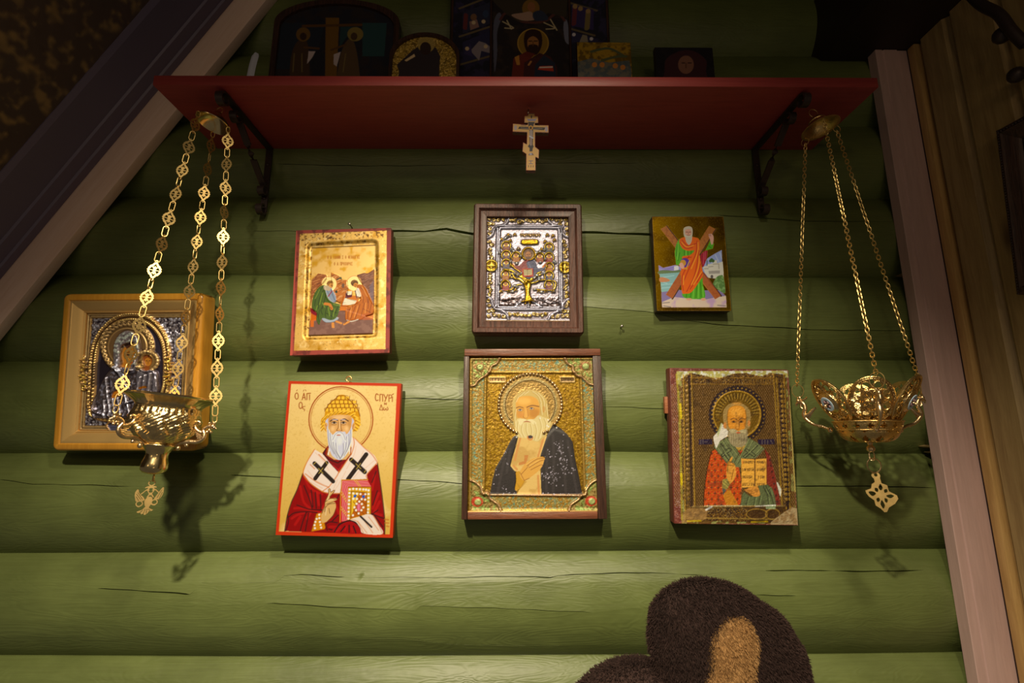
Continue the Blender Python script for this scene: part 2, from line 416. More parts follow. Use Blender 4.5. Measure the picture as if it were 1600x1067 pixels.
def flatframe(name=None):
    return (np.zeros(3), np.array([1., 0, 0]), np.array([0, 1., 0]), np.array([0, 0, 1.]))
def mask_solid(k, cell, th, thresh=.5):
    """solid cut-out plate from a raster mask, centred, lying in XY"""
    k = k > thresh; H, W = k.shape; mb = MB(); V = {}; vs = []; fs = []
    def vid(i, j, t):
        q = (i, j, t)
        if q not in V: V[q] = len(vs); vs.append(((j-W/2)*cell, (H/2-i)*cell, (t-.5)*th))
        return V[q]
    for i in range(H):
        for j in range(W):
            if not k[i, j]: continue
            a = [vid(i, j, 1), vid(i+1, j, 1), vid(i+1, j+1, 1), vid(i, j+1, 1)]; b = [vid(i, j, 0), vid(i+1, j, 0), vid(i+1, j+1, 0), vid(i, j+1, 0)]
            fs.append(a); fs.append(b[::-1])
            for (di, dj, e0, e1) in ((-1, 0, 3, 0), (1, 0, 1, 2), (0, -1, 0, 1), (0, 1, 2, 3)):
                ii, jj = i+di, j+dj
                if not (0 <= ii < H and 0 <= jj < W and k[ii, jj]): fs.append((a[e1], a[e0], b[e0], b[e1]))
    mb.add(vs, fs)
    v = mb.v[0]; nb = [set() for _ in vs]                 # relax the outline so that it is not stepped
    for f in fs:
        for a in range(4): nb[f[a]].add(f[a-1]); nb[f[a-1]].add(f[a])
    for _ in range(2):
        v2 = v.copy()
        for i, q in enumerate(nb): v2[i, :2] = .5*v[i, :2]+.5*v[list(q), :2].mean(0)
        v = v2
    mb.v[0] = v; return mb
class Msk:
    """small raster for cut-out plates, unit coordinates w x h with y down"""
    def __init__(s, w, h, nx):
        s.c = Cv.__new__(Cv); s.c.W = nx; s.c.H = int(round(nx*h/w)); s.k = np.zeros((s.c.H, s.c.W)); s.s = nx/w; s.w = w
    def P(s, t):
        if isinstance(t, str): t = [[float(a) for a in q.split(',')] for q in t.split()]
        return np.asarray(t, float)*s.s
    def poly(s, t, v=1, sm=0):
        p = s.P(t); p = crom(p, True, 5) if sm else p; m = s.c.fill(p) > .5; s.k[m] = v; return s
    def line(s, t, w, v=1, sm=1, closed=False):
        p = s.P(t); p = crom(p, closed, 5) if sm else p
        if closed: p = np.vstack([p, p[:1]])
        m = s.c.stroke(p, w*s.s) > .5; s.k[m] = v; return s
    def ell(s, cx, cy, rx, ry=None, v=1): return s.poly(Cv.circ(cx, cy, rx, ry), v)
    def ring(s, cx, cy, r, w, v=1): return s.line(Cv.circ(cx, cy, r), w, v, sm=0, closed=True)
    def solid(s, width, th): return mask_solid(s.k, width/s.c.W, th)
# ================================================================== the setting
def zrow(row): return float(aty(800., row, 0.055)[2])
SEAMS = [1370, 1182, 1016, 858, 708, 565.5, 435.5, 314, 201, 95, -5, -95]
# cracks per log: (row of the seam under it) -> polylines in photo pixels, width mm
CRACKS = {
 1016: [[(152, 918, 0), (160, 918, 1), (290, 927.6, 2), (297, 928, 0), (316, 910, 0)], [(316, 909, 0), (330, 911, 1.2), (426, 914.6, 1.4), (432, 915, 0), (440, 899, 0), (470, 897, 1.2), (532, 900, 1), (538, 900, 0), (560, 902, 0), (813, 900, 1), (860, 901, 1), (870, 898, 0), (892, 897, 1.2), (1014, 894, 1.2), (1060, 896, 0), (1110, 899, 1.3), (1190, 901, 1.3), (1198, 898, 0)],
        [(597, 911, 0), (610, 911, 1.4), (798, 916, 1.2), (810, 916, 0), (1198, 891, 0), (1205, 891, 1.4), (1282, 892, 1.4), (1300, 893, 0), (1328, 893, 1.8), (1420, 892, 1.4), (1440, 892, 0)],
        [(408, 942, 0), (420, 942, 0), (431, 942, 1.6), (560, 949, 1.6), (648, 953, 0), (656, 945, 0), (665, 945, .8), (912, 955, 1.2), (925, 956, 0), (1181, 929, 0), (1190, 929, 1), (1236, 930, 1), (1240, 930, 0)],
        [(550, 993, 0), (556, 994, 1.3), (644, 996, 1.3), (700, 1004, .4), (780, 1007, 1.3), (860, 1007, .6), (870, 1007, 0)]],
 858: [[(0, 749, 1.3), (52, 756, 1), (136, 757, 1.5), (230, 762, 1.7), (390, 764, .8), (400, 764, 0)], [(360, 743, 0), (368, 743, 1.4), (436, 746, 1.6), (640, 751, 1.4), (724, 757, 1), (948, 770, 1.4), (1040, 772, 0)],
       [(1240, 759.5, 0), (1250, 759.5, 1.5), (1445, 761.5, 1.5), (1460, 762, 0)]],
 708: [[(600, 622, 0), (623, 623, 1.2), (724, 625, 1.2), (730, 625, 0)], [(948, 636, 0), (960, 637, .8), (1050, 640, 1), (1060, 640, 0)]],
 565.5: [[(900, 479, 0), (929, 481, 1), (1012, 487, .8), (1060, 500, .3), (1113, 507, 1.2), (1180, 511, 1.6), (1270, 516, 1.4), (1400, 518, 1), (1440, 518, 0)]],
 435.5: [[(400, 360, .6), (463, 361, .8), (613, 361, 3.4), (664, 361, 3.6), (697, 357.5, 4.2), (738, 366, 4.4), (760, 366, 2), (912, 364, 3.8), (1013, 367, 4.2), (1030, 367, 0)], [(1120, 337, 0), (1131, 338, 1.8), (1180, 341, 2.2), (1240, 346, 2.2), (1330, 347, 1.2), (1400, 348, 0)]],
 314: [[(430, 257, 0), (447, 257, .9), (569, 260, .9), (700, 258, .5), (720, 258, 0), (880, 254, .6), (980, 254, .6), (1000, 254, 0)]],
}
def build_logs():
    root = empty('wall_back', kind='structure')
    xs = np.linspace(-1.30, 0.93, 300)
    for i, row in enumerate(SEAMS[:-1]):
        z0 = zrow(row); z1 = zrow(SEAMS[i+1]); zc = (z0+z1)/2; ch = (z1-z0)/2; R = ch*1.34
        amax = math.asin(min(0.999, ch/R))
        rg = np.random.default_rng(100+i)
        ph = rg.random(6)*6.28; wob = 0.0016*np.sin(xs*2.3+ph[0])+0.0009*np.sin(xs*6.1+ph[1])
        zw = 0.0012*np.sin(xs*1.7+ph[2])
        rows = [(np.full(len(xs), a), np.zeros(len(xs))) for a in np.linspace(-amax*1.06, amax*1.06, 30)]
        for line in CRACKS.get(row, []):
            L = np.array(line, float); P = aty(L[:, 0], L[:, 1], 0.0)
            for _ in range(3):                                   # meet the curved face
                ang = np.arcsin(np.clip((P[:, 2]-zc)/R, -.95, .95)); dep = R-R*np.cos(ang)
                P = np.array([aty(a, b, c) for a, b, c in zip(L[:, 0], L[:, 1], dep)])
            A = np.interp(xs, P[:, 0], ang); w = np.interp(xs, P[:, 0], L[:, 2], left=0, right=0)
            A = A + 0.004*np.sin(xs*31+ph[3])+0.003*np.sin(xs*77+ph[4])
            w = w*(0.75+0.5*np.abs(np.sin(xs*23+ph[5])))
            dl = (w*0.0005)/R+0.0012
            rows += [(A-dl, np.zeros(len(xs))), (A-dl*.3, 0.0035*w**.7), (A+dl*.3, 0.0035*w**.7), (A+dl, np.zeros(len(xs)))]
        crk = rows[30:]
        if crk:
            keep = []
            for r in rows[:30]:
                if all(np.abs(r[0]-c[0]).min() > 0.012 for c in crk): keep.append(r)
            rows = keep+crk
        rows.sort(key=lambda r: r[0].mean())
        A = np.array([r[0] for r in rows]); Dp = np.array([r[1] for r in rows])
        for k in range(1, len(A)): A[k] = np.maximum(A[k], A[k-1]+0.0004)
        rr = R+wob[None]-Dp
        P = np.stack([np.broadcast_to(xs, A.shape), R-rr*np.cos(A), zc+zw[None]+rr*np.sin(A)], -1)
        mb = MB(); mb.grid(P)
        o = mb.build('log', MT['log'], root, smooth=60)
    # dark packing behind the joints
    MB().box(-1.30, 0.10, -0.80, 0.93, 0.12, 1.2).build('backing', MT['dark'], root)
    # splintered bare wood where the log ends were trimmed
    for (px, py, w, h) in ((1422, 427, 24, 9), (1442, 566, 12, 6), (1462, 698, 28, 10), (1468, 707, 22, 8)):
        c = aty(px, py, 0.006); k = 0.96/FPX
        v = []
        for (dx, dz) in ((-1, 0.1), (-.3, .6), (.5, .5), (1, 1), (1, -1), (.4, -.5), (-.4, -.35)):
            v.append((c[0]+dx*w*k/2, c[2]+dz*h*k/2))
        mb = MB(); n = len(v)
        mb.add([(x, c[1]-0.004*(0.3+0.7*(j % 2)), z) for j, (x, z) in enumerate(v)]+[(x, c[1]+0.02, z) for x, z in v],
               [tuple(range(n))]+[(j, (j+1) % n, n+(j+1) % n, n+j) for j in range(n)])
        mb.build('splinter', MT['pine'], root, smooth=0)
    return root
build_logs()

# right hand wall: upright pine planks, perpendicular to the logs, and the pale casing board that covers the log ends
CY = -0.024
XC0 = float(aty(1442., 533., CY)[0]); XR = float(aty(1499., 533., CY)[0]); ZT_R = 0.84
def right_wall():
    root = empty('wall_right', kind='structure')
    zt = ZT_R; zb = -0.80
    def yy(px): return float(atx(px, 533., XR)[1])
    w = XR-XC0; pr = [(0, .023), (0, .001), (.001, 0), (.2*w, 0), (.22*w, .002), (.25*w, .002), (.27*w, 0), (.66*w, 0), (.68*w, .0025), (w-.001, .0025), (w, .0035), (w, .023)]
    o = MB().prism([(XC0+a, CY+b) for a, b in pr], zb, zt).build('trim_2', MT['pink'], None, smooth=20); tag(o, kind='structure')
    MB().box(XR-.002, yy(1513), zb, XR+0.02, CY-.0002, zt).build('batten', MT['pine2'], root, bevel=0.002)
    MB().box(XR+.0150, -0.9, zb, XR+0.06, 0.12, zt).build('backing', MT['dark'], root); MB().box(XR-.0005, CY-.0015, zb, XR+0.012, CY+.02, zt).build('packing', MT['dark'], root)
    y0 = yy(1513)-.0003; x2 = XR+0.004; edges = [y0, yy(1573), yy(1573)-0.092, yy(1573)-0.184, yy(1573)-0.276, yy(1573)-0.368]
    for a, b in zip(edges[:-1], edges[1:]):
        c = 0.009; pr = [(x2+0.009, a), (x2+0.009, a-0.0015), (x2, a-c-.0015), (x2, b+c), (x2+0.009, b+0.0005), (x2+0.0108, b+0.0005), (x2+0.0108, a)]
        MB().prism(pr, zb, zt).build('plank', MT['pine'], root, smooth=20)
    MB().box(XC0-0.10, -0.9, zt+.001, 1.2, 0.10, zt+0.16).build('ceiling_beam', MT['dark'], root, bevel=0.004)
right_wall()

# sloping roof at the left: pale casing board against the logs, then the moulding of a big dark painting
R1 = aty(0., 433., CY); R2 = aty(362., 0., CY)
E1 = (R2-R1)/np.linalg.norm(R2-R1); E2 = np.array([0, -1.0, 0]); EN = np.cross(E2, E1); EN /= np.linalg.norm(EN)
if EN[0] < 0: EN = -EN                                        # into the room (right and down)
def roofpt(px, py):
    p = atplane(np.array([float(px)]), np.array([float(py)]), R1, EN)[0]-R1; return float(p @ E1), float(p @ E2)
def roofmat(): return mat_of(R1, E1, E2, np.cross(E1, E2))
def slope():
    sgn = 1.0 if np.cross(E1, E2) @ EN > 0 else -1.0
    w2 = np.mean([roofpt(0, 278)[1], roofpt(241, 0)[1]])
    wt = np.mean([abs((aty(float(a), float(b), CY)-R1) @ EN) for a, b in ((0, 508), (415, 0))])
    cr = empty('ceiling', kind='structure'); cr.matrix_world = roofmat()
    MB().box(-0.5, -0.1, -0.03*sgn, 1.4, 0.75, -0.012*sgn).build('sloping_boards', MT['dark'], cr)
    tr = MB().box(-0.5, -0.023, -0.004*sgn, 1.4, 0.0, wt*sgn).build('trim_1', MT['trim'], None, bevel=0.0015); tr.matrix_world = roofmat(); tag(tr, kind='structure')
    return sgn, 0.0, w2
SGN, W1, W2 = slope()
def big_painting():
    root = empty('framed_painting', 'large dark painting in a stepped violet-grey frame on the sloping ceiling at left', 'painting'); root.matrix_world = roofmat()
    w = W2-W1; s = SGN
    pr = [(W1+.0005, -0.012*s), (W1+.0005, 0.004*s), (W1+w*.14, 0.006*s), (W1+w*.16, 0.002*s), (W1+w*.36, 0.003*s), (W1+w*.38, -0.001*s), (W1+w*.92, -0.002*s), (W1+w, -0.006*s), (W1+w, -0.012*s)]
    P = np.array([[(x, y, z) for y, z in pr] for x in np.linspace(-0.45, 1.35, 24)])
    MB().grid(P).build('frame', MT['purple'], root, smooth=20)
    fr = (R1, E1, E2, np.cross(E1, E2))
    c = Cv(fr, (-0.45, W2-0.004, 1.35, W2+0.42), -0.009*s, 0.003, '2a1c18', 0, 0.55, gain=2.2)
    one = np.ones_like(c.z); c.wear(one, '4a3826', 60, .45, .7, 4); c.wear(one, '1c1212', 90, .5, .6, 3)
    c.cr('T3')
    c.line('-40,300 60,170 125,120 115,220 60,340 10,420', 26, '5c4424'); c.poly('-60,150 130,118 110,230 50,390 -60,300', '100b0c', sm=0)
    c.line('-30,360 40,400 120,290 200,250 320,170 460,20', 30, '54402a'); c.line('0,480 40,440 30,500 -10,520', 30, '2a2036')
    c.line('200,260 180,160 260,90 300,20', 40, '3a2c22'); c.wear(one, '6b5230', 8, .55, .8, 2)
    c.put(one, None, z=0); c.z += c.noise(10, 3)*0.002*s
    c.mesh('canvas', MT['panel'], root)
big_painting()
# level ceiling over the room, above the frame
MB().box(-2.6, -3.2, 1.30, 2.6, 0.12, 1.34).build('ceiling_boards', MT['dark'], bpy.data.objects['ceiling']).matrix_parent_inverse = roofmat().inverted()

# ================================================================== the red shelf with wrought iron brackets
SZ = 0.6065; STH = 0.0195; SY = -0.194
def scroll(cx, cz, r0, r1, a0, turns, n=26):
    return [(cx+(r0+(r1-r0)*t)*math.cos(a0+2*PI*turns*t), cz+(r0+(r1-r0)*t)*math.sin(a0+2*PI*turns*t)) for t in np.linspace(0, 1, n)]
def strip(mb, pts2, x, w, th):
    """flat iron strip: 2D path (y, z) in the bracket plane, width w across x"""
    p = np.array(pts2, float); T = np.gradient(p, axis=0); T /= np.linalg.norm(T, axis=1)[:, None]+1e-9; N = np.stack([-T[:, 1], T[:, 0]], 1)
    rows = []
    for q, n in zip(p, N):
        a = q+n*th/2; b = q-n*th/2
        rows.append([(x-w/2, a[0], a[1]), (x+w/2, a[0], a[1]), (x+w/2, b[0], b[1]), (x-w/2, b[0], b[1])])
    base = mb.n; mb.grid(np.array(rows), closed_v=True); m = len(rows)
    mb.f.append(tuple(base+i for i in range(4))); mb.f.append(tuple(base+(m-1)*4+i for i in range(4))[::-1]); return mb
def shelf():
    root = empty('wall_shelf', 'long red painted wooden shelf on two wrought iron brackets', 'shelf', (0.0175, -0.097, SZ))
    b = MB().box(-0.6445, -0.097, 0, 0.6445, 0.0975, STH).build('board', MT['red'], root, bevel=0.0015)
    root.rotation_euler = (0, math.radians(-0.2), 0)
    for px_top in (421, 1180):
        x = float(aty(float(px_top), 236., -0.004)[0])-0.0175
        br = empty('bracket', parent=root); w = 0.013
        mb = MB(); mb.box(x-w/2, 0.0915, -0.148, x+w/2, 0.0955, -0.0005)
        strip(mb, [(0.0935, -0.145)]+[(0.0935-0.0115+q, -0.146+z) for q, z in scroll(0, 0, 0.0115, 0.0085, 0, -0.82)], x, w, 0.003); mb.build('wall_strip', MT['iron'], br, smooth=40)
        mb = MB(); mb.box(x-w/2, -0.078, -0.0045, x+w/2, 0.0955, -0.0005)
        strip(mb, [(-0.078, -0.0025)]+[(-0.080+q, -0.0150+z) for q, z in scroll(0, 0, 0.0125, 0.009, PI/2, 0.85)], x, w, 0.003); mb.build('shelf_strip', MT['iron'], br, smooth=40)
        mb = MB()
        a = np.array([-0.035, -0.012]); e = np.array([0.085, -0.096])
        strip(mb, [(-0.035-0.002+q, -0.018+z) for q, z in scroll(0, 0, 0.0115, 0.008, 0.5, -0.85)][::-1]+[tuple(a+(e-a)*t) for t in (0.12, 0.4)], x, w, 0.003)
        strip(mb, [tuple(a+(e-a)*t) for t in (0.6, 0.93)]+[(0.080+q, -0.106+z) for q, z in scroll(0, 0, 0.0105, 0.0075, 0.9, -0.85)], x, w, 0.003)
        tw = []
        for t in np.linspace(0.38, 0.62, 22):
            p = a+(e-a)*t; ang = (t-0.38)/0.24*2*PI; d = (e-a)/np.linalg.norm(e-a); nn = np.array([-d[1], d[0]])
            u = np.array([math.cos(ang), nn[0]*math.sin(ang), nn[1]*math.sin(ang)])*w*0.42; o3 = np.array([x, p[0], p[1]]); tw.append([o3-u, o3+u])
        k = MB().grid(np.array(tw)); kb = k.v[0]; mb.add(kb, k.f); mb.build('twisted_brace', MT['iron'], br, smooth=40, solid=0.0)
        for (yy, zz) in ((0.0895, -0.040), (0.0895, -0.118)): MB().ball((x, yy+0.0015, zz), 0.0035, 8, 5, (1, .6, 1)).build('screw', MT['iron'], br)
shelf()
# ================================================================== icons on the wall
FIT = {'mother': (-0.7144, 0.1169, 0.2746, 0.2973, -0.01, 6.14, -1.95, -0.04), 'evang': (-0.3285, 0.2799, 0.1918, 0.2556, 1.68, 0.92, -0.41, -0.028),
       'spyr': (-0.3132, -0.0428, 0.2143, 0.2806, -1.31, 3.02, -0.61, -0.022), 'christ': (0.0394, 0.3251, 0.2182, 0.2685, -0.23, 1.52, -0.31, -0.04),
       'sera': (0.0478, 0.0054, 0.2632, 0.312, 0.21, 0.02, -0.17, -0.036), 'andrew': (0.369, 0.3395, 0.1475, 0.1991, 0.11, 0.71, -0.1, -0.026),
       'nich': (0.4198, -0.0199, 0.2281, 0.2863, -0.87, 3.06, -0.14, -0.032)}
def rotv(v, ax, a): return v*math.cos(a)+np.cross(ax, v)*math.sin(a)+ax*(ax @ v)*(1-math.cos(a))
def iframe(n):
    cx, cz, w, h, ro, le, ya, y0 = FIT[n]; ro, le, ya = map(math.radians, (ro, le, ya))
    X = np.array([math.cos(ro), 0, math.sin(ro)]); Y = np.array([-math.sin(ro), 0, math.cos(ro)]); Y = rotv(Y, X, le)
    Zu = np.array([0, 0, 1.0]); X = rotv(X, Zu, ya); Y = rotv(Y, Zu, ya)
    return (np.array([cx, y0, cz]), X, Y, np.cross(X, Y)), w, h
def icon(n, name, label, group='icons hung on the green log wall'):
    fr, w, h = iframe(n); e = empty(name, label, 'icon', group=group); e.matrix_world = mat_of(*fr); return e, fr, w, h
def inner_rect(fr, crop, pts, zl):
    o, k, s = CR[crop]; px = np.array(pts, float); px = np.stack([o+px[:, 0]/s, k+px[:, 1]/s], 1)
    q = atplane(px[:, 0], px[:, 1], fr[0]+fr[3]*zl, fr[3])-fr[0]; x = q @ fr[1]; y = q @ fr[2]
    return ((x[0]+x[3])/2, (y[2]+y[3])/2, (x[1]+x[2])/2, (y[0]+y[1])/2)
CELL = 0.00092
def board(e, w, h, t, mat, z1=-0.0004, bev=0.0015):
    return MB().box(-w/2, -h/2, -t, w/2, h/2, z1).build('board', mat, e, bevel=bev)

# ---- 1. bearded bishop with the woven cap --------------------------------------------------
def icon_spyr():
    e, fr, w, h = icon('spyr', 'painted_icon', 'orange-red edged icon of a white-bearded bishop in a woven golden cap holding a jewelled book')
    board(e, w, h, 0.017, MT['scarlet'])
    c = Cv(fr, (-w/2, -h/2, w/2, h/2), 0.0, CELL, 'b93a1c', 0, 0.4, gain=.86); A = lambda: c.cr('A'); B = lambda: c.cr('B')
    A(); pa = c.P('197,80 1483,108'); B(); pb = c.P('1360,948 46,912'); k = c.fill(np.vstack([pa, pb])); A()
    c.put(k, c.grad('ecc67c', 'd6a850', (800, 80), (800, 1700))); c.wear(k, 'e8c075', 60, .5, .7); c.wear(k, 'c99a48', 5, .6, .8, 2, a=.4); c.put(k, None, r=.33, m=.25)
    c.ring(801, 512, 388, 398, 14, 'a04a1e'); c.ring(801, 512, 366, 377, 7, 'b0602a')
    L = '9c4e22'
    c.ring(264, 227, 20, 38, 11, L); c.lines('262,165 272,150|345,168 352,152|368,150 378,165', 8, L, sm=0)
    c.lines('330,272 352,192 372,272|337,246 367,246|389,272 389,196 432,192|421,272 421,212', 11, L, sm=0)
    c.ring(312, 340, 20, 38, 11, L); c.lines('368,352 342,358 338,380 360,390 356,408', 9, L)
    c.lines('1255,212 1232,200 1220,242 1229,280 1254,276', 12, L); c.lines('1275,287 1275,207 1308,207 1308,290|1322,207 1345,255|1368,209 1335,292|1385,294 1385,212|1425,295 1428,236|1424,212 1440,200', 11, L, sm=0)
    c.lines('1385,214 1412,216 1414,246 1387,254|1322,365 1320,390 1335,398 1346,378 1358,398 1374,388 1366,362', 10, L); c.lines('1270,395 1291,332 1311,398 1270,395|1330,332 1330,310 1352,332 1352,310', 9, L, sm=0)
    B(); c.poly('335,215 265,420 200,560 150,720 116,908 600,930 1300,948 1298,740 1262,440 1218,95 900,10 580,-20', '8c1a16', sm=0)
    R2, R3 = '2c1512', 'b82a22'
    for t in ('350,260 420,400 560,470', '300,380 340,560 420,640', '620,470 640,500 560,640', '500,450 520,600', '420,470 440,600', '230,640 330,640 540,690', '200,760 260,720 350,690'): c.line(t, 26, R3, a=.65, bl=1)
    for t in ('240,830 300,740', '380,760 420,690', '1180,250 1150,420', '1230,460 1160,640', '1240,560 1180,680', '1260,720 1170,700', '650,860 740,860', '720,600 760,700'): c.line(t, 30, R3, a=.6)
    for t in ('330,225 262,420 198,560 148,720 116,908', '345,370 420,560 440,640', '430,420 450,620', '480,450 490,640', '540,470 545,650', '260,600 370,640 440,655 560,660', '165,740 240,690 400,680 500,690', '150,720 160,800 130,905', '300,905 330,800 370,690', '400,700 360,910', '1215,100 1265,440 1300,750 1302,945', '1200,200 1150,330', '1215,430 1160,600', '1220,660 1150,710', '1140,700 1290,760', '1180,720 1280,860', '760,470 740,520', '600,830 620,900', '740,810 650,800 600,830', '750,720 680,790', '705,905 760,830 850,800', '640,885 700,900'): c.line(t, 13, R2, a=.85)
    # omophorion
    W, WO = 'ecd2b4', 'd07a34'
    c.poly('575,0 470,-60 380,90 335,225 420,340 560,438 640,442 700,440 640,385 755,215 690,130', W, sm=0); A()
    c.poly('940,742 1010,812 1130,880 1210,952 1245,1015 1245,1030 1240,1060', W, sm=0); B()
    c.poly('905,-5 760,215 640,385 560,438 640,462 770,462 790,330 860,300 1095,290 1090,235 1212,100 1190,60 1150,0 1060,-80 950,-190 900,-210', W, sm=0)
    for t in ('470,-60 380,90 335,225 420,340 560,438 660,458 770,462', '575,0 690,130 755,215 640,385', '905,-5 760,215', '905,0 940,-120 930,-205', '950,-190 1060,-80 1150,0 1212,90', '1212,100 1090,235 1095,290', '640,385 560,440', '360,230 500,330 640,390', '420,120 470,170', '520,0 600,80'): c.line(t, 13, WO, a=.75)
    for t in ('480,-20 560,60 640,190', '390,190 480,300 600,370', '430,330 560,400', '740,300 690,420', '840,200 770,330 700,440', '1000,200 930,280', '1180,70 1050,180', '960,-100 940,0 850,170', '1050,-40 1020,30'): c.line(t, 9, 'd9986a', a=.6); c.line(t, 5, 'fff1de', a=.4)
    # collar
    c.poly('560,-15 580,10 655,110 745,205 800,130 905,0 870,-40 750,95 630,-10 640,-120 600,-70', '7c1a18', sm=0); c.lines('575,-10 640,60 745,100 870,20|600,-60 575,0', 12, R2, sm=0); c.lines('690,130 750,180|800,120 750,190', 12, 'b8302a', a=.7)
    K = '2c2018'
    for t, wd in (('468,105 690,320', 46), ('478,285 612,100', 46), ('1082,0 868,292', 50), ('905,62 1065,208', 50)): c.line(t, wd, K, sm=0)
    c.lines('515,165 570,225|520,225 570,160|960,110 1020,170|965,175 1015,105|458,118 485,92|600,82 625,118|1058,215 1082,180|895,75 925,45', 6, 'b99a48', sm=0)
    # neck and head
    A(); c.poly('650,860 640,950 720,1000 860,1000 920,930 905,850', 'd9a765', sm=0); c.dots('660,872 656,892 652,912 648,932 905,862 908,882 906,902 910,922', 9, 'f4ede4'); c.lines('640,860 630,950|925,850 915,945', 12, 'a5521e', sm=0)
    HT = 'cf8f26'
    c.poly('572,600 555,555 568,500 600,470 612,400 660,320 740,255 768,225 780,212 850,214 870,245 950,318 1010,400 1032,470 1038,560 1000,640 945,656 962,600 960,530 930,480 900,460 800,455 690,465 640,500 612,540 610,600 628,665', HT)
    for row, x0, x1 in ((250, 760, 880), (300, 690, 960), (348, 650, 1000), (395, 615, 1020)):
        n = 0
        for x in range(x0, x1, 52):
            n += 1; c.poly([(x-6, row-18), (x+36, row-18), (x+36, row+16), (x-6, row+16)], 'edb648', sm=0); c.lines(f'{x-10},{row-20} {x-8},{row+20}|{x+40},{row-20} {x+40},{row+20}', 8, '8a4f18', sm=0)
        c.line([(x0-4, row-24), ((x0+x1)/2, row-28), (x1+4, row-24)], 7, '8a4f18')
    c.line('612,400 660,320 740,255 768,225', 10, '8a4f18'); c.line('870,245 950,318 1010,400 1032,470', 10, '8a4f18')
    for i, t in enumerate(np.linspace(0, 1, 17)):
        a = crom([(585, 620), (580, 540), (630, 470), (720, 425), (810, 415), (900, 425), (985, 480), (1012, 560), (975, 625)], False, 8); p = a[int(t*(len(a)-1))]
        ang = -0.9 if t < .45 else (-0.5 if t < .7 else 0.6)
        c.line([(p[0]-26*math.cos(ang), p[1]-26*math.sin(ang)), (p[0]+26*math.cos(ang), p[1]+26*math.sin(ang))], 22, 'eeb74a', sm=0); c.line([(p[0]-8-26*math.cos(ang), p[1]+14-26*math.sin(ang)), (p[0]-8+26*math.cos(ang), p[1]+14+26*math.sin(ang))], 7, '8a4f18', sm=0)
    F = 'd9a05e'
    c.ell(622, 592, 20, 40, F); c.ell(952, 592, 20, 40, F); c.lines('612,570 628,600 632,630|960,570 948,600 944,630', 6, '8a5526')
    c.poly('612,535 640,500 660,505 655,560 645,610 636,560', 'c4bcc0'); c.poly('960,530 930,490 915,505 925,560 930,610 940,570', 'c4bcc0')
    c.poly('650,500 690,468 800,458 900,464 935,500 925,600 900,690 800,720 700,700 655,620', F)
    c.poly('652,510 690,490 700,560 690,640 670,650', 'b07a3c', a=.6, soft=4); c.poly('925,510 900,490 880,560 890,640 915,640', 'b07a3c', a=.6, soft=4)
    c.ell(785, 485, 80, 20, 'ebbd80', a=.8, soft=4); c.ell(700, 622, 26, 34, 'efc080', a=.8, soft=4); c.ell(872, 622, 26, 34, 'efc080', a=.8, soft=4)
    c.line('672,532 720,508 764,524', 13, '4a3020'); c.line('800,524 845,506 890,530', 13, '4a3020'); c.lines('700,516 760,512|805,512 850,516', 8, 'c8bcbc', a=.8)
    for x in (720, 832): c.ell(x, 552, 32, 14, 'b79a78'); c.ell(x, 551, 15, 13, '3a2618'); c.line([(x-34, 550), (x, 534), (x+36, 552)], 6, '5a3a20'); c.line([(x-30, 572), (x, 578), (x+30, 572)], 6, '8a5a2c')
    c.lines('773,540 768,610 748,640|800,540 803,610 812,640', 7, '7a4a22'); c.line('786,530 786,620', 12, 'efc488', a=.8); c.line('750,645 785,655 815,645', 8, '8a4a26')
    BD = 'cdc4bf'
    c.poly('632,590 636,700 655,850 695,950 760,998 800,1000 850,960 905,870 932,720 935,590 912,640 870,690 850,660 810,662 780,655 740,662 715,690 690,690 655,640', BD)
    for t in ('645,640 660,800 720,930', '668,680 690,830 760,980', '700,720 720,860 790,990', '740,800 750,900 800,985', '830,800 830,900 800,980', '870,720 860,860 810,970', '900,690 895,830 840,950', '920,640 915,780 870,900'): c.line(t, 9, '8d8284', a=.8); c.line([(x+14, y) for x, y in [map(float, q.split(',')) for q in t.split()]], 9, 'ece4de', a=.7)
    c.poly('780,656 730,672 695,730 688,790 720,770 750,720 785,690', 'dfd6d0'); c.poly('785,656 830,672 862,730 866,790 835,760 810,715 785,690', 'dfd6d0')
    c.lines('782,662 735,690 700,760|788,662 830,690 856,760', 7, '9a909c'); c.ell(774, 702, 26, 8, 'b8684a'); c.ell(785, 770, 36, 55, 'e8dfd8', a=.7, soft=4)
    # book
    B(); c.poly('792,302 1100,300 1140,378 1140,700 860,782 772,802 772,760', 'c92f2c', sm=0)
    for i in range(5): c.line([(800+16*i, 790), (800+15*i, 318+14*i), (1098+9*i, 314+15*i)], 3.5, 'f1b8aa', sm=0)
    c.line('772,802 780,470 792,302 1100,300', 10, 'c88a34', sm=0); c.lines('790,440 850,540|785,470 850,570|785,620 850,700|785,650 850,730|940,305 1000,380|965,305 1020,380', 8, 'd9a04a', sm=0)
    c.poly('868,388 1140,386 1136,705 1000,735 905,772 858,778', 'd49a34', sm=0); c.poly('908,440 1085,455 1086,705 1000,730 900,760', 'b5601e', sm=0); c.poly('908,440 1000,450 940,640 900,740', 'e0b040', sm=0)
    c.line('868,388 1140,386 1136,705', 9, '8a4a1a', sm=0); c.lines('908,440 1085,455 1086,705|905,440 898,760', 8, '7a3a14', sm=0); c.lines('950,470 1080,600|1000,470 1080,545|930,560 1060,720|930,650 1000,730', 8, '8a4a1a', sm=0)
    c.dots('888,415 928,408 968,410 1008,413 1048,415 1080,418 1110,425 884,458 882,500 880,545 876,590 874,635 873,680 872,725 870,760 1110,470 1110,515 1108,560 1106,605 1105,650 1103,688 930,462 972,466 1015,470 1072,472 930,525 972,527 1028,530 1070,535 1000,558 968,585 1030,588 943,627 1048,628 962,662 1025,662 992,700 925,722', 13, 'f3ece6')
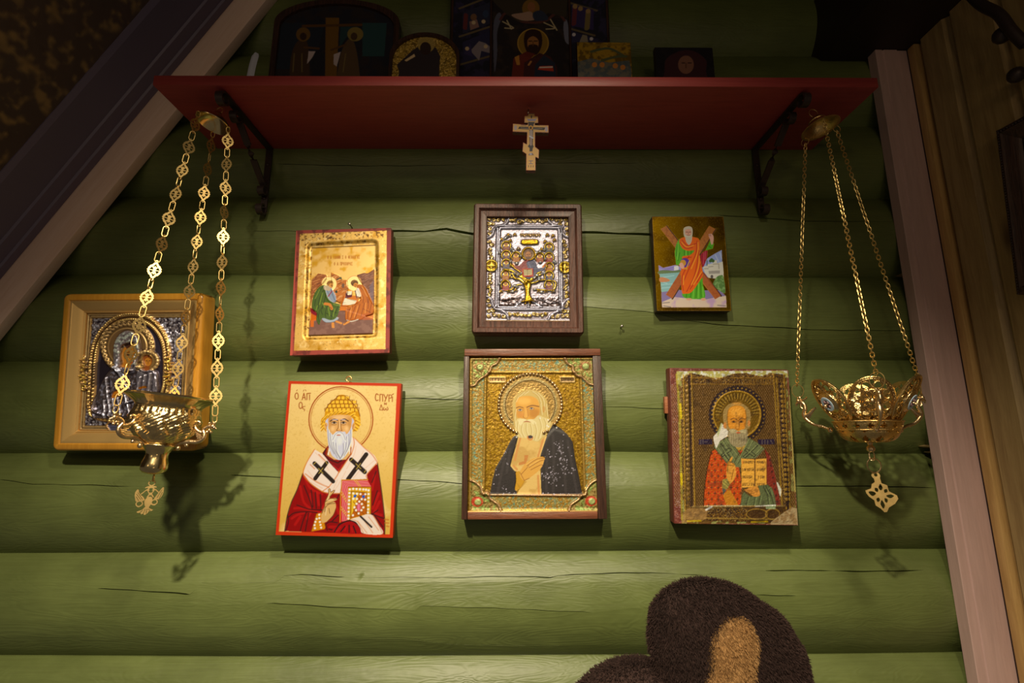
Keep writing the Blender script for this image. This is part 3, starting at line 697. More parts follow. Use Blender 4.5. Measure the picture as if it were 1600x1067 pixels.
    c.dots('948,495 1050,500', 17, '2c5aa8'); c.ell(993, 628, 22, 46, 'd0606c'); c.line('993,595 993,660', 6, 'f0a0a4')
    # sleeve and cloth at the bottom
    c.poly('690,925 760,830 890,780 980,830 1045,937', '9c1e1a'); c.lines('705,920 770,830 890,785 985,835 1045,937|780,915 830,850|880,925 880,840|960,930 930,850', 14, R2); c.lines('830,900 850,850|920,920 905,860|730,915 780,860', 14, R3, a=.7)
    c.poly('895,772 1010,735 1100,708 1165,730 1220,820 1278,942 1050,937 1010,870 960,800', 'ead0b0'); c.lines('900,772 980,800 1050,935|980,790 1090,930|1040,760 1160,930|1110,740 1230,900|1165,730 1220,820 1278,942', 10, 'd08a50', a=.7); c.line('1015,735 1145,860', 22, K, sm=0)
    # hand and cuff
    c.poly('490,705 555,690 600,860 588,886 430,914', 'cf8420', sm=0); c.lines('490,705 430,914|560,690 600,860', 9, '8a3a14', sm=0); c.dots('525,715 527,755 533,800 540,835 548,868 480,800 470,838 474,875 495,765', 12, 'f3ece6')
    c.poly('555,805 552,700 585,620 592,560 612,530 635,470 632,420 640,405 656,412 662,440 695,424 706,438 655,500 650,520 715,518 735,535 690,560 716,575 722,640 690,720 625,790', 'd6a764')
    c.lines('555,700 590,620 595,560 635,470 632,415|640,405 656,412 662,445 700,424 706,438 650,500|600,560 660,522 730,530|690,562 610,590|712,580 640,590 600,625|722,640 690,720 620,795|640,640 650,700|600,625 590,680', 7, '6a3c1a'); c.lines('650,450 625,540|610,640 600,720|640,545 690,535', 10, 'ecc88e', a=.8)
    for y, t in ((770, '1300,770 1345,775'), (810, '1305,810 1350,815'), (850, '1325,850 1350,855')): c.line(t, 18, 'b5602a', sm=0, a=.6)
    c.mesh('painted_panel', MT['panel'], e)
    return e
icon_spyr()

# ---- 2. two seated scribes on a gold ground ------------------------------------------------
GL = {'Α': '0,1 .5,0 1,1|.2,.65 .8,.65', 'Γ': '0,1 0,0 1,0', 'Ε': '1,0 0,0 0,1 1,1|0,.5 .8,.5', 'Θ': '.5,0 0,.5 .5,1 1,.5 .5,0|.2,.5 .8,.5', 'Ι': '.5,0 .5,1', 'Λ': '0,1 .5,0 1,1', 'Ν': '0,1 0,0 1,1 1,0', 'Ο': '.5,0 0,.5 .5,1 1,.5 .5,0',
      'Π': '0,1 0,0 1,0 1,1', 'Ρ': '0,1 0,0 1,.1 1,.45 0,.55', 'Σ': '1,0 0,0 .6,.5 0,1 1,1', 'Χ': '0,0 1,1|1,0 0,1', 'Ω': '0,1 .3,.8 0,.4 .5,0 1,.4 .7,.8 1,1'}
def text(c, t, x, y, h, adv, w, col, slope=0.0):
    for ch in t:
        for s in GL.get(ch, '').split('|'):
            if s: c.line([(x+float(q.split(',')[0])*adv*.62, y+float(q.split(',')[1])*h) for q in s.split()], w, col, sm=0)
        x += adv; y += adv*slope
def icon_evang():
    e, fr, w, h = icon('evang', 'gilded_icon', 'maroon edged gold-leaf icon of two seated scribes, one green robed and one orange robed')
    board(e, w, h, 0.022, MT['maroon'], z1=-0.0062); b2 = frame_mb(w, h, .002, [(0, -0.0062), (0, -0.0004), (0.004, -0.0004)]).build('board_edge', MT['maroon'], e)
    c = Cv(fr, (-w/2, -h/2, w/2, h/2), 0.0, CELL, '8a3a2c', 0, 0.45); c.cr('C2'); one = np.ones_like(c.z)
    c.wear(one, '5f241c', 20, .5, .7)
    c.lines('150,950 180,140', 20, 'a84a38', sm=0)
    g = c.poly('210,152 786,130 777,918 170,928', 'd8a85a', sm=0, m=.62, r=.36); c.wear(g, 'b07a24', 40, .5, .75, 4); c.wear(g, 'e8c078', 14, .55, .8, 2); c.wear(g, '4a2a14', 3, .74, .85, 2)
    c.wear(c.poly('205,150 790,128 790,175 205,200', None, sm=0), '5a3716', 7, .52, .7, 3); c.wear(c.poly('240,200 300,200 290,840 240,840', None, sm=0), '5a3716', 6, .6, .75, 3)
    k = c.poly('262,240 275,222 400,212 690,196 716,206 720,240 714,800 708,828 680,834 250,848 238,830 240,790', None, sm=0)
    c.z -= boxblur(k, 5)*0.0045; rim = np.clip(boxblur(k, 4)*(1-boxblur(k, 4))*4, 0, 1); c.put(rim, 'c08a30', a=.6, r=.3); c.wear(rim, '5a3512', 10, .5, .68, 3)
    p = c.poly('286,238 704,220 692,812 266,826', 'dcae64', sm=0, m=.58, r=.36); c.wear(p, 'c48e34', 30, .5, .7)
    c.line('285,240 705,222', 9, '4a2c10', sm=0, a=.8); c.line('692,812 266,826', 6, '5a3512', sm=0, a=.7)
    text(c, 'Ο Α ΙΩΑΝΝΗΣ Ο ΘΕΟΛΟΓΟΣ', 386, 293, 20, 9.9, 3.4, 'a5642a', -0.01); text(c, 'Ο Α ΠΡΟΧΟΡΟΣ', 430, 336, 20, 10.5, 3.4, 'a5642a')
    c.cr('D8')
    def rock(t, col, dk, lt, n, box):
        k = c.poly(t, col, sm=0, m=0, r=.4); x0, y0, x1, y1 = box; g = np.random.default_rng(n)
        for i in range(n):
            x = g.uniform(x0, x1); y = g.uniform(y0, y1); q = c.P([(x, y)])[0]; a, b = int(q[1]), int(q[0])
            if 0 <= a < c.H and 0 <= b < c.W and k[a, b] > .5: c.line([(x-26, y+16), (x, y), (x+22, y-4)], 7, dk if i % 2 else lt, a=.8)
    rock('128,600 135,440 150,230 240,150 345,168 352,215 290,300 210,370 160,480', '93522a', '4a2412', 'c98a50', 60, (130, 150, 350, 560))
    rock('415,138 520,180 545,235 640,240 650,360 620,560 540,560 470,520 430,400', 'b0662e', '5a2a12', 'e0a868', 60, (430, 150, 640, 550))
    rock('775,172 860,145 930,145 1012,92 1012,600 960,520 900,380 850,300', '7d4e36', '42241a', 'a87858', 80, (780, 100, 1010, 580)); c.poly('950,330 1010,240 1010,560 960,470', '6b5c5e', sm=0, a=.6)
    c.poly('105,1005 122,800 400,700 560,660 620,660 1000,780 992,985', '6f4a3a', sm=0, m=0, r=.4); c.wear(c.poly('105,1005 122,800 560,660 1000,780 992,985', None, sm=0), '7d5744', 20, .5, .6)
    c.poly('590,470 780,455 800,560 640,610 625,668 535,668 545,600', 'c06a2a', sm=0, m=0, r=.4); c.lines('545,600 640,610|595,470 570,600', 8, '7a3a16', sm=0)
    c.poly('612,492 775,530 750,570 680,590 575,586', 'dccaa0', sm=0); c.line('640,500 760,535', 6, '8a6a40'); c.poly('622,420 705,400 705,480 615,498', '561e22', sm=0); c.poly('635,395 700,388 695,440 640,445', 'd3c198', sm=0)
    for x, y in ((392, 296), (735, 285)): c.ell(x, y, 108, 108, 'f0cc80', m=.4); c.ring(x, y, 107, 107, 6, 'b0542a')
    G = '44541f'
    c.poly('330,340 400,330 450,400 485,470 480,545 400,545 350,480', '84888a', m=0); c.lines('350,360 400,470|400,350 440,450|430,440 470,520', 7, '5c6870'); c.line('432,395 380,470', 14, '8a1f2c')
    c.poly('300,765 510,760 492,808 400,832 330,822', '9a9c98', m=0); c.poly('128,680 215,730 215,800 180,812 180,890 134,892', 'bd5f26', sm=0); c.poly('128,620 215,700 210,735 130,690', '7d1a22')
    c.poly('322,308 230,360 170,470 148,590 165,650 215,690 215,780 255,862 300,772 420,800 505,750 545,600 530,575 430,545 380,490 345,400', G, m=0)
    for t in ('300,340 220,460 190,600', '330,360 260,500 240,640', '350,430 330,520 300,640', '230,700 260,830', '330,560 280,650 300,720', '380,560 340,700 350,760', '440,580 430,700 420,790', '520,600 470,720', '260,660 240,760', '400,660 500,700', '350,700 450,760'): c.line(t, 10, '202b10', a=.85)
    for t in ('260,380 200,500', '300,420 260,580', '450,580 540,600', '380,620 400,740', '470,640 450,750', '230,600 210,660', '300,560 330,620'): c.line(t, 12, '7c8a34', a=.7)
    c.line('335,572 400,585 428,640', 38, 'c07434'); c.line('410,620 425,640', 14, '8a4a20'); c.poly('425,830 460,830 468,905 428,905', 'c8803e', sm=0); c.line('490,815 560,842', 26, 'c8803e', sm=0)
    c.ell(400, 285, 50, 44, '8f6030'); c.ell(415, 312, 34, 34, 'c28446'); c.poly('320,320 360,310 410,350 400,390 350,385 320,370', 'b39a74'); c.lines('400,310 420,318|430,320 440,335', 6, '4a2812'); c.line('350,290 380,270 430,270', 8, '5a3818')
    O = 'ab5c24'
    c.poly('800,300 880,330 935,420 1003,590 1000,700 900,740 830,790 720,800 628,800 618,690 640,620 720,590 800,540 830,470 800,400 775,350', O, m=0)
    for t in ('820,340 900,430 930,560', '800,380 860,480 860,560', '720,600 660,680 650,790', '760,600 720,700 690,790', '820,580 790,680 750,790', '880,560 850,680 830,760', '940,500 930,640', '980,560 950,700', '860,640 980,700', '640,660 700,640', '830,520 740,590'): c.line(t, 9, '6a2c10', a=.85)
    for t in ('850,340 920,470', '700,620 680,760', '790,600 740,760', '900,560 890,700', '830,420 850,500'): c.line(t, 12, 'd98f4a', a=.7)
    c.poly('850,720 1000,690 1000,792 800,795', 'a8542a', sm=0, a=.8); c.poly('765,370 800,360 835,470 800,480 760,440', 'ddccA8'.lower(), m=0); c.line('745,385 775,490', 14, '4a2030'); c.line('770,510 830,480', 20, 'b06a30')
    c.line('640,800 700,815 795,790', 10, 'e0cfae'); c.line('665,820 600,855', 30, 'c8803e', sm=0); c.lines('600,850 650,800', 6, '6a3a18', sm=0)
    c.ell(735, 278, 52, 46, '5c3c20'); c.ell(752, 306, 32, 32, 'b27338'); c.lines('740,300 765,310|735,320 755,335', 6, '402010'); c.lines('700,270 730,245 770,250', 7, '8a6030')
    c.lines('500,240 550,205|540,200 555,225', 16, '22331c'); c.ell(492, 405, 16, 20, '203020'); c.ell(585, 320, 20, 34, '4a3a30', a=.8)
    c.mesh('painted_panel', MT['panel'], e)
icon_evang()

# ---- 3. standing apostle with the diagonal cross -------------------------------------------
def icon_andrew():
    e, fr, w, h = icon('andrew', 'printed_icon', 'small dark edged icon of an apostle in green and orange before a wooden diagonal cross')
    board(e, w, h, 0.022, MT['darkboard'])
    c = Cv(fr, (-w/2, -h/2, w/2, h/2), 0.0, 0.0008, '24130e', 0, 0.5, gain=.9); c.cr('C6'); one = np.ones_like(c.z)
    g = c.poly('110,107 729,107 797,925 152,928', 'b58428', sm=0, m=1.36, r=.16); c.wear(g, '8a6020', 50, .45, .7, 3); c.wear(g, 'd0a040', 4, .6, .8, 2)
    c.ring(423, 232, 60, 62, 5, 'c09040', a=.7)
    P = dict(m=0.0, r=.35)
    c.poly('165,530 205,553 262,540 310,528 360,545 362,600 170,612', '9c8cb2', sm=0, **P); c.lines('170,545 230,560 300,545|200,575 330,560', 10, '7a6a9a', a=.7); c.poly('168,580 220,572 300,578 352,570 352,598 172,606', '66744a', **P); c.poly('300,540 340,530 340,570 300,575', 'd8d0c4', sm=0)
    c.poly('174,606 358,592 352,690 320,760 190,765', '8aab9c', sm=0, **P); c.lines('180,640 300,620|190,700 330,690|190,730 300,720|180,670 240,690', 8, 'a8c8b8', a=.8); c.poly('175,640 210,636 258,655 255,672 180,676', 'c08055', **P)
    c.poly('190,765 330,745 420,755 700,745 752,800 560,832 300,812 205,850 196,898 190,830', '83708a', sm=0, **P)
    c.poly('545,545 575,500 590,470 650,432 716,396 722,560 700,620 560,640', '949ab4', sm=0, **P); c.lines('600,480 640,520|660,440 690,500|700,420 715,470', 10, 'b8bccc', a=.8)
    c.poly('552,548 575,534 588,540 588,522 640,515 640,488 674,485 676,512 724,498 736,650 690,650 600,640 570,600', 'cfc3a6', sm=0, **P); c.poly('600,580 700,575 700,602 605,606', '8d8272', sm=0, a=.8); c.lines('640,520 690,518 692,560|565,560 600,560|600,545 640,540', 7, '9a8d78', sm=0); c.ell(630, 630, 12, 16, '5a5048')
    c.dots('628,482 618,492 640,492', 14, '3f5a2c'); c.line('588,490 588,530', 8, '3a5a34', sm=0)
    c.poly('640,690 665,640 700,618 732,632 748,770 700,755 680,740 650,715', '58753a', **P); c.wear(c.poly('640,690 665,640 700,618 732,632 748,770 700,755', None), '7f9a58', 8, .5, .7, 2)
    c.poly('195,852 300,808 420,820 560,832 700,805 752,798 760,898 197,899', 'd0b594', sm=0, **P); c.wear(c.poly('195,852 300,808 560,832 752,798 760,898 197,899', None, sm=0), 'b894a0', 30, .5, .7); c.lines('200,860 260,855|210,885 270,895|680,880 750,885', 9, '8a7a6a')
    for t, sh in (('182,213 232,186 708,798 658,828', '235,188 710,798'), ('605,185 661,213 284,822 227,788', '661,215 285,822')):
        c.line(sh, 16, '3a2012', sm=0, **P); c.poly(t, 'ac6a34', sm=0, **P); k = c.poly(t, None, sm=0); c.wear(k, '96562a', 6, .5, .7, 2)
    c.poly('350,590 300,680 232,790 282,820 365,690', '9c4a2a', sm=0, a=.55, **P); c.poly('545,580 570,600 708,798 660,828 540,660', '9c4a2a', sm=0, a=.55, **P)
    GR = '5a9a2c'
    c.poly('530,440 588,398 585,470 552,548 535,500', '92202a', **P); c.lines('560,420 555,520|575,410 570,480', 7, 'b84a50')
    c.poly('348,298 318,350 306,420 314,490 322,530 368,505 366,440 372,395 352,330', GR, sm=1, **P); c.poly('360,385 475,382 470,450 362,470', GR, sm=0, **P); c.poly('572,402 598,350 618,306 648,345 638,385', GR, sm=0, **P)
    c.poly('375,770 460,735 540,640 552,700 570,812 470,826 388,812', GR, **P)
    for t in ('330,350 320,450', '350,420 335,490', '390,400 390,445', '420,400 422,445', '450,400 448,440', '500,700 490,815', '530,680 535,810', '450,760 440,820', '410,775 405,815', '600,360 625,380'): c.line(t, 7, '2f6218', a=.8)
    for t in ('335,330 330,480', '405,395 405,445', '475,720 465,820', '515,690 512,815', '550,720 555,805'): c.line(t, 7, '8cc850', a=.7)
    OR = 'd8641e'
    c.poly('345,312 390,284 470,284 522,312 522,440 536,520 552,605 535,650 455,762 400,778 368,766 362,640 358,585 380,500 372,455 440,440 478,400 420,404 368,378', OR, **P)
    for t in ('355,330 400,380 460,375', '370,310 420,360 490,340', '500,320 490,430 430,560 380,680', '515,400 500,520 470,640 410,760', '530,520 500,640 440,740', '380,470 450,460', '400,560 370,640 380,750', '545,600 500,680', '430,450 390,520'): c.line(t, 9, 'a83020', a=.8)
    for t in ('365,330 410,370 470,355', '508,330 505,420 450,560', '520,450 510,560 450,700', '385,620 380,700', '540,590 470,700'): c.line(t, 8, 'f4a040', a=.8)
    c.ell(395, 508, 42, 40, '57307c', **P); c.ell(378, 510, 26, 28, 'c28a3a'); c.lines('436,490 405,560|385,560 412,562', 8, 'd0a040', sm=0)
    c.poly('382,240 386,205 420,190 455,200 462,245 450,285 395,285', 'c4b494', **P); c.poly('398,225 425,214 448,226 450,265 425,285 400,268', 'd39c7c', **P); c.lines('404,240 418,240|432,240 446,240', 6, '5a3a30', sm=0); c.line('425,240 424,258', 5, 'a06a50', sm=0)
    c.poly('398,262 425,276 456,262 452,320 432,352 420,345 404,320', 'c8bb9a', **P); c.lines('410,285 415,335|425,285 428,345|440,285 440,330', 5, '9a8c6c', a=.8); c.line('410,268 440,268', 5, '8a5a48')
    c.poly('345,520 370,508 388,540 380,560 355,552', 'd8a184', **P); c.poly('600,262 628,256 645,285 640,340 625,348 612,300', 'd8a184', **P); c.lines('600,265 615,275|612,258 622,275', 5, 'a06850')
    c.ell(430, 827, 26, 10, 'd39a74'); c.ell(556, 828, 22, 12, 'd39a74')
    c.mesh('printed_panel', MT['panel'], e)
icon_andrew()
# ---- 4. elder with hand on heart, pressed gilt tin in a batten frame -----------------------
def icon_sera():
    e, fr, w, h = icon('sera', 'framed_icon', 'gilt icon of a white-haired elder in a black mantle, hand on chest')
    t = 0.030
    MB().box(-w/2+.004, -h/2+.004, -t, w/2-.004, h/2-.004, -0.013).build('back_board', MT['darkboard'], e)
    MB().box(-w/2+.001, h/2-.0135, -t, w/2-.001, h/2, 0.001).build('frame_batten', MT['oldred'], e, bevel=0.0015)
    for sx in (-1, 1):
        a, b = (-w/2, -w/2+.0105) if sx < 0 else (w/2-.0165, w/2)
        MB().box(a, -h/2, -t, b, h/2-.0137, 0.0).build('frame_batten', MT['oldwood'], e, bevel=0.0018)
    MB().box(-w/2+.0107, -h/2, -t, w/2-.0167, -h/2+.013, -0.0015).build('frame_batten', MT['oldred'], e, bevel=0.002)
    MB().box(-w/2+.0107, -h/2+.0105, -0.008, w/2-.0167, -h/2+.0145, -0.0035).build('gilt_bead', MT['gilt'], e, bevel=0.0012)
    zl = -0.008; c = Cv(fr, (-w/2+.009, -h/2+.012, w/2-.015, h/2-.012), zl, 0.0009, 'a67a26', .75, .34, gain=.74); c.cr('C5'); one = np.ones_like(c.z)
    c.wear(one, '7a5216', 5, .45, .7, 3); c.wear(one, 'd8a848', 4, .58, .8, 2); n = c.noise(5, 3); c.z += (n-.5)*0.0009
    # enamelled border
    bo = c.fill(c.P('126,108 782,106 806,917 120,918'))-c.fill(c.P('203,178 712,178 735,838 192,832')); bo = np.clip(bo, 0, 1)
    c.put(bo, '8a7c42', m=.35, r=.4); c.wear(bo, '5f8a70', 7, .56, .7, 2, a=.8); c.wear(bo, '9a6c24', 6, .46, .6, 2); c.wear(bo, 'd0b060', 3, .62, .8, 2); c.z += bo*(c.noise(4, 2)-.5)*.0009
    for tt in ('126,108 782,106 806,917 120,918', '203,178 712,178 735,838 192,832'):
        c.line(tt, 11, 'c89a4c', sm=0, closed=True, z=.0024, m=.85, r=.28, bl=2)
    c.line('195,832 735,838', 12, 'd8a878', sm=0, z=.002)
    # scalloped corners
    Q = {'bl': ('124,756 150,768 178,795 186,826 212,822 226,852 246,868 272,888 284,917', '120,918', '158,872'), 'br': ('802,752 772,768 745,800 738,828 716,832 702,856 680,872 660,888 648,918', '807,918', '768,868'),
         'tl': ('278,104 262,132 236,146 226,172 205,196 186,206 160,226 148,246 128,252', '126,106', '170,150'), 'tr': ('626,104 642,132 668,146 672,172 694,196 716,204 738,222 756,240 782,246', '783,106', '735,145')}
    for kq, (cv, cn, fl) in Q.items():
        k = c.poly(np.vstack([crom([[float(a) for a in q.split(',')] for q in cv.split()], False, 5), [[float(a) for a in cn.split(',')]]]), 'a88a4a', sm=0, m=.4, r=.36)
        c.wear(k, '8f9a4c', 8, .5, .6, 2); c.wear(k, '6a4a1a', 5, .55, .7, 2); x, y = map(float, fl.split(','))
        c.ell(x, y, 32, 28, 'b8482a', m=.2) if kq[0] == 'b' else c.ell(x, y, 30, 24, 'a05a34', a=.6)
        c.ell(x+4, y+2, 18, 17, 'a8a860', z=.002); c.line(cv, 11, 'd8a870', z=.0045, m=.85, r=.26, bl=2)
    for tt, col in (('222,206 308,206 310,232 222,232', 'b58a50'), ('603,205 678,205 680,231 604,231', '6f5028')):
        c.poly(tt, col, sm=0, m=.5); c.line(tt, 5, 'c8a060', sm=0, closed=True, z=.0015)
    c.lines('632,216 632,222|645,214 645,222|658,214 658,222|240,214 240,224|256,214 256,224|272,214 272,224|288,214 288,224', 5, '4a3416', sm=0)
    # halo and saint
    c.cr('G3'); c.ell(738, 492, 480, 470, 'a8925a', m=.6); c.ring(738, 492, 425, 420, 60, 'b08a4a', m=.6); c.ell(738, 492, 352, 350, 'c49a56', m=.8, r=.3)
    for i in range(96):
        a = 2*PI*i/96; c.line([(738+260*math.cos(a), 492+255*math.sin(a)), (738+345*math.cos(a), 492+340*math.sin(a))], 6, '8a6228', sm=0, z=-.0006)
    D = dict(m=0.0, r=.42)
    c.cr('G4'); k1 = c.poly('592,0 570,20 540,60 470,200 380,350 345,480 318,636 612,636 600,560 600,400 545,330 560,250 600,120 625,10', '241c18', sm=0, **D)
    c.cr('G3'); c.poly('1075,770 1180,835 1290,935 1340,1035 1320,1300 900,1300 930,1035', '241c18', sm=0, **D); c.cr('G4')
    k2 = c.poly('945,5 1010,-70 1130,-25 1190,30 1218,80 1240,250 1285,450 1318,636 876,636 866,400 862,220 900,90', '241c18', sm=0, **D); k3 = np.clip(k1+k2, 0, 1)
    c.z += boxblur(k3, 4)*.0012
    for tt in ('1000,0 1010,300 1000,630', '1080,60 1120,350 1140,630', '1160,60 1210,350 1260,630', '940,150 930,400 930,620', '480,250 440,420 400,630', '540,150 500,400'): c.line(tt, 26, '3a302a', a=.6)
    for (x, y, sx, sy, n) in ((985, 210, 30, 25, 14), (1070, 120, 30, 40, 20), (1055, 190, 25, 30, 16), (1085, 260, 25, 25, 12), (920, 430, 50, 25, 40), (1010, 495, 40, 35, 30), (1120, 260, 40, 120, 40), (1180, 370, 40, 40, 18), (1000, 360, 60, 40, 16), (520, 625, 60, 8, 18), (505, 308, 8, 8, 5), (430, 520, 60, 70, 16), (490, 220, 25, 30, 8), (950, 632, 60, 5, 10), (1130, 632, 50, 5, 8)):
        g = np.random.default_rng(int(x+y))
        for _ in range(int(n*.6)): c.ell(x+g.normal()*sx, y+g.normal()*sy, g.uniform(2, 7), g.uniform(2, 8), 'cbb8b0', a=g.uniform(.4, 1))
    c.poly('625,10 600,120 560,250 540,330 580,380 612,395 650,560 612,636 876,636 866,400 845,340 870,200 935,8', 'd8ae62', sm=0, **D); c.wear(c.poly('612,30 545,330 612,395 640,636 876,636 866,400 870,200 935,8', None, sm=0), 'c49850', 30, .5, .65)
    c.lines('650,20 615,150 590,270|900,20 870,130 840,230|840,440 845,560 850,630|575,330 610,370', 22, 'c98646', a=.85); c.poly('690,214 735,214 722,270 705,310 628,326 632,296 690,280', 'bd7a3c', sm=0)
    c.poly('600,402 648,394 660,450 700,480 650,570 590,592 605,480', 'c48c30', **D); c.poly('600,500 650,560 690,490 720,500 640,590', 'a87820', sm=0, a=.6)
    c.poly('642,402 690,320 770,258 840,238 890,230 912,246 905,272 885,330 840,390 740,468 690,492 652,460', 'd49a48', **D)
    c.lines('720,330 820,262 905,245|740,350 850,285 905,268|760,375 870,320 885,335|660,420 740,330|690,490 745,465', 6, '8a5420'); c.line('645,405 690,490', 7, '9a6426'); c.lines('710,320 820,248|730,345 845,272', 6, 'e8b868', a=.7)
    c.cr('G3'); HR = 'c8a65c'
    c.poly('478,520 490,420 550,340 640,290 745,272 850,300 935,365 990,470 1005,640 1035,740 1065,775 1000,900 930,990 830,1035 700,985 560,965 510,850 492,700', HR, **D)
    c.poly('530,450 560,395 640,368 760,370 845,420 875,520 872,625 800,705 650,700 560,690 536,610', 'd89a44', **D)
    c.ell(650, 440, 100, 50, 'e8b058', a=.8, soft=5); c.poly('740,560 865,560 868,640 800,700 720,650', 'b0702c', a=.75, soft=6); c.poly('540,600 620,600 630,680 560,685', 'bf7c36', a=.7, soft=6); c.ell(610, 640, 40, 30, 'd28a44', a=.7, soft=5)
    c.line('535,540 580,524 630,538', 16, '8f5c26'); c.line('690,530 770,504 865,520', 18, '8a5724'); c.lines('640,540 650,600 640,660|690,535 705,600', 9, 'a8682a', a=.8)
    for x, y in ((590, 570), (756, 548)): c.ell(x, y, 34, 15, 'c8a878'); c.ell(x, y, 15, 14, '55504a'); c.line([(x-38, y+3), (x, y-17), (x+40, y)], 7, '6f421c'); c.line([(x-32, y+18), (x+5, y+26), (x+40, y+14)], 6, 'a06a34')
    c.lines('636,668 655,690 690,688 706,668', 9, '965a24'); c.poly('655,560 690,560 712,670 690,690 655,680', 'e0a654', a=.7, soft=3); c.line('700,560 708,660', 12, 'a8662a', a=.7)
    c.poly('548,705 600,690 645,715 690,722 745,705 800,700 860,650 940,680 1000,700 1040,760 980,880 900,980 830,1030 720,985 560,965 518,860 520,760', 'd6bb78', **D)
    c.line('630,742 690,738 745,745', 15, 'a45832'); c.poly('560,720 640,700 685,722 640,745 600,800', 'e2ca8c'); c.poly('690,722 760,705 830,760 780,780 740,745', 'e2ca8c')
    for tt in ('560,740 550,860 600,960', '620,780 610,880 650,970', '680,770 680,880 720,980', '740,780 760,880 740,990', '800,760 830,880 800,1010', '870,700 900,820 860,990', '940,700 970,800 920,950', '520,560 500,700 520,820', '560,360 520,450', '640,310 570,370', '700,300 640,340', '760,300 850,370 890,480', '840,320 920,420 940,600', '880,480 900,640', '960,480 980,660'): c.line(tt, 9, 'a8843c', a=.6); c.line([(x+16, y) for x, y in [map(float, q.split(',')) for q in tt.split()]], 9, 'ead49a', a=.6)
    c.ell(938, 560, 20, 50, 'c08640', a=.7); c.ell(740, 965, 38, 24, '3a2a28'); c.line('700,960 715,1000 755,1005 778,975', 14, 'c47038'); c.dots('885,690 1000,715 985,800 1010,815 1125,830 540,970', 10, 'ece0d0', a=.9)
    c.patina(np.clip(c.m*1.5-.4, 0, 1), '4a3212', 5, .0007, .8); c.mesh('gilt_panel', MT['relief'], e)
    # raised bead rings of the halo (real beads)
    c.cr('G3'); x0, y0, x1, y1 = c.rect
    def loc(x, y):
        q = c.P([(x, y)])[0]; return x0+q[0]/c.W*(x1-x0), y1-q[1]/c.H*(y1-y0)
    def hid(x, y): return y > 492 and (780-260*(y-492)/280 > 10000)
    mb = MB(); mb2 = MB()
    for i in range(56):
        a = 2*PI*i/56; x = 738+462*math.cos(a); y = 492+452*math.sin(a)
        if (y > 905) or (x > 1010 and y > 775): continue
        p = loc(x, y); mb.ball((p[0], p[1], zl+.0020), .0026, 7, 5, (1.25, 1.25, 1))
    for i in range(110):
        a = 2*PI*i/110; x = 738+365*math.cos(a); y = 492+362*math.sin(a)
        if (y > 770 and x < 1000) or y > 740: continue
        p = loc(x, y); mb2.ball((p[0], p[1], zl+.0010), .0012, 6, 4)
    for m_, nm in ((mb, 'halo_beads'), (mb2, 'halo_pearls')): tag(m_.build(nm, MT['copper'], e, smooth=60), kind='stuff')
icon_sera()

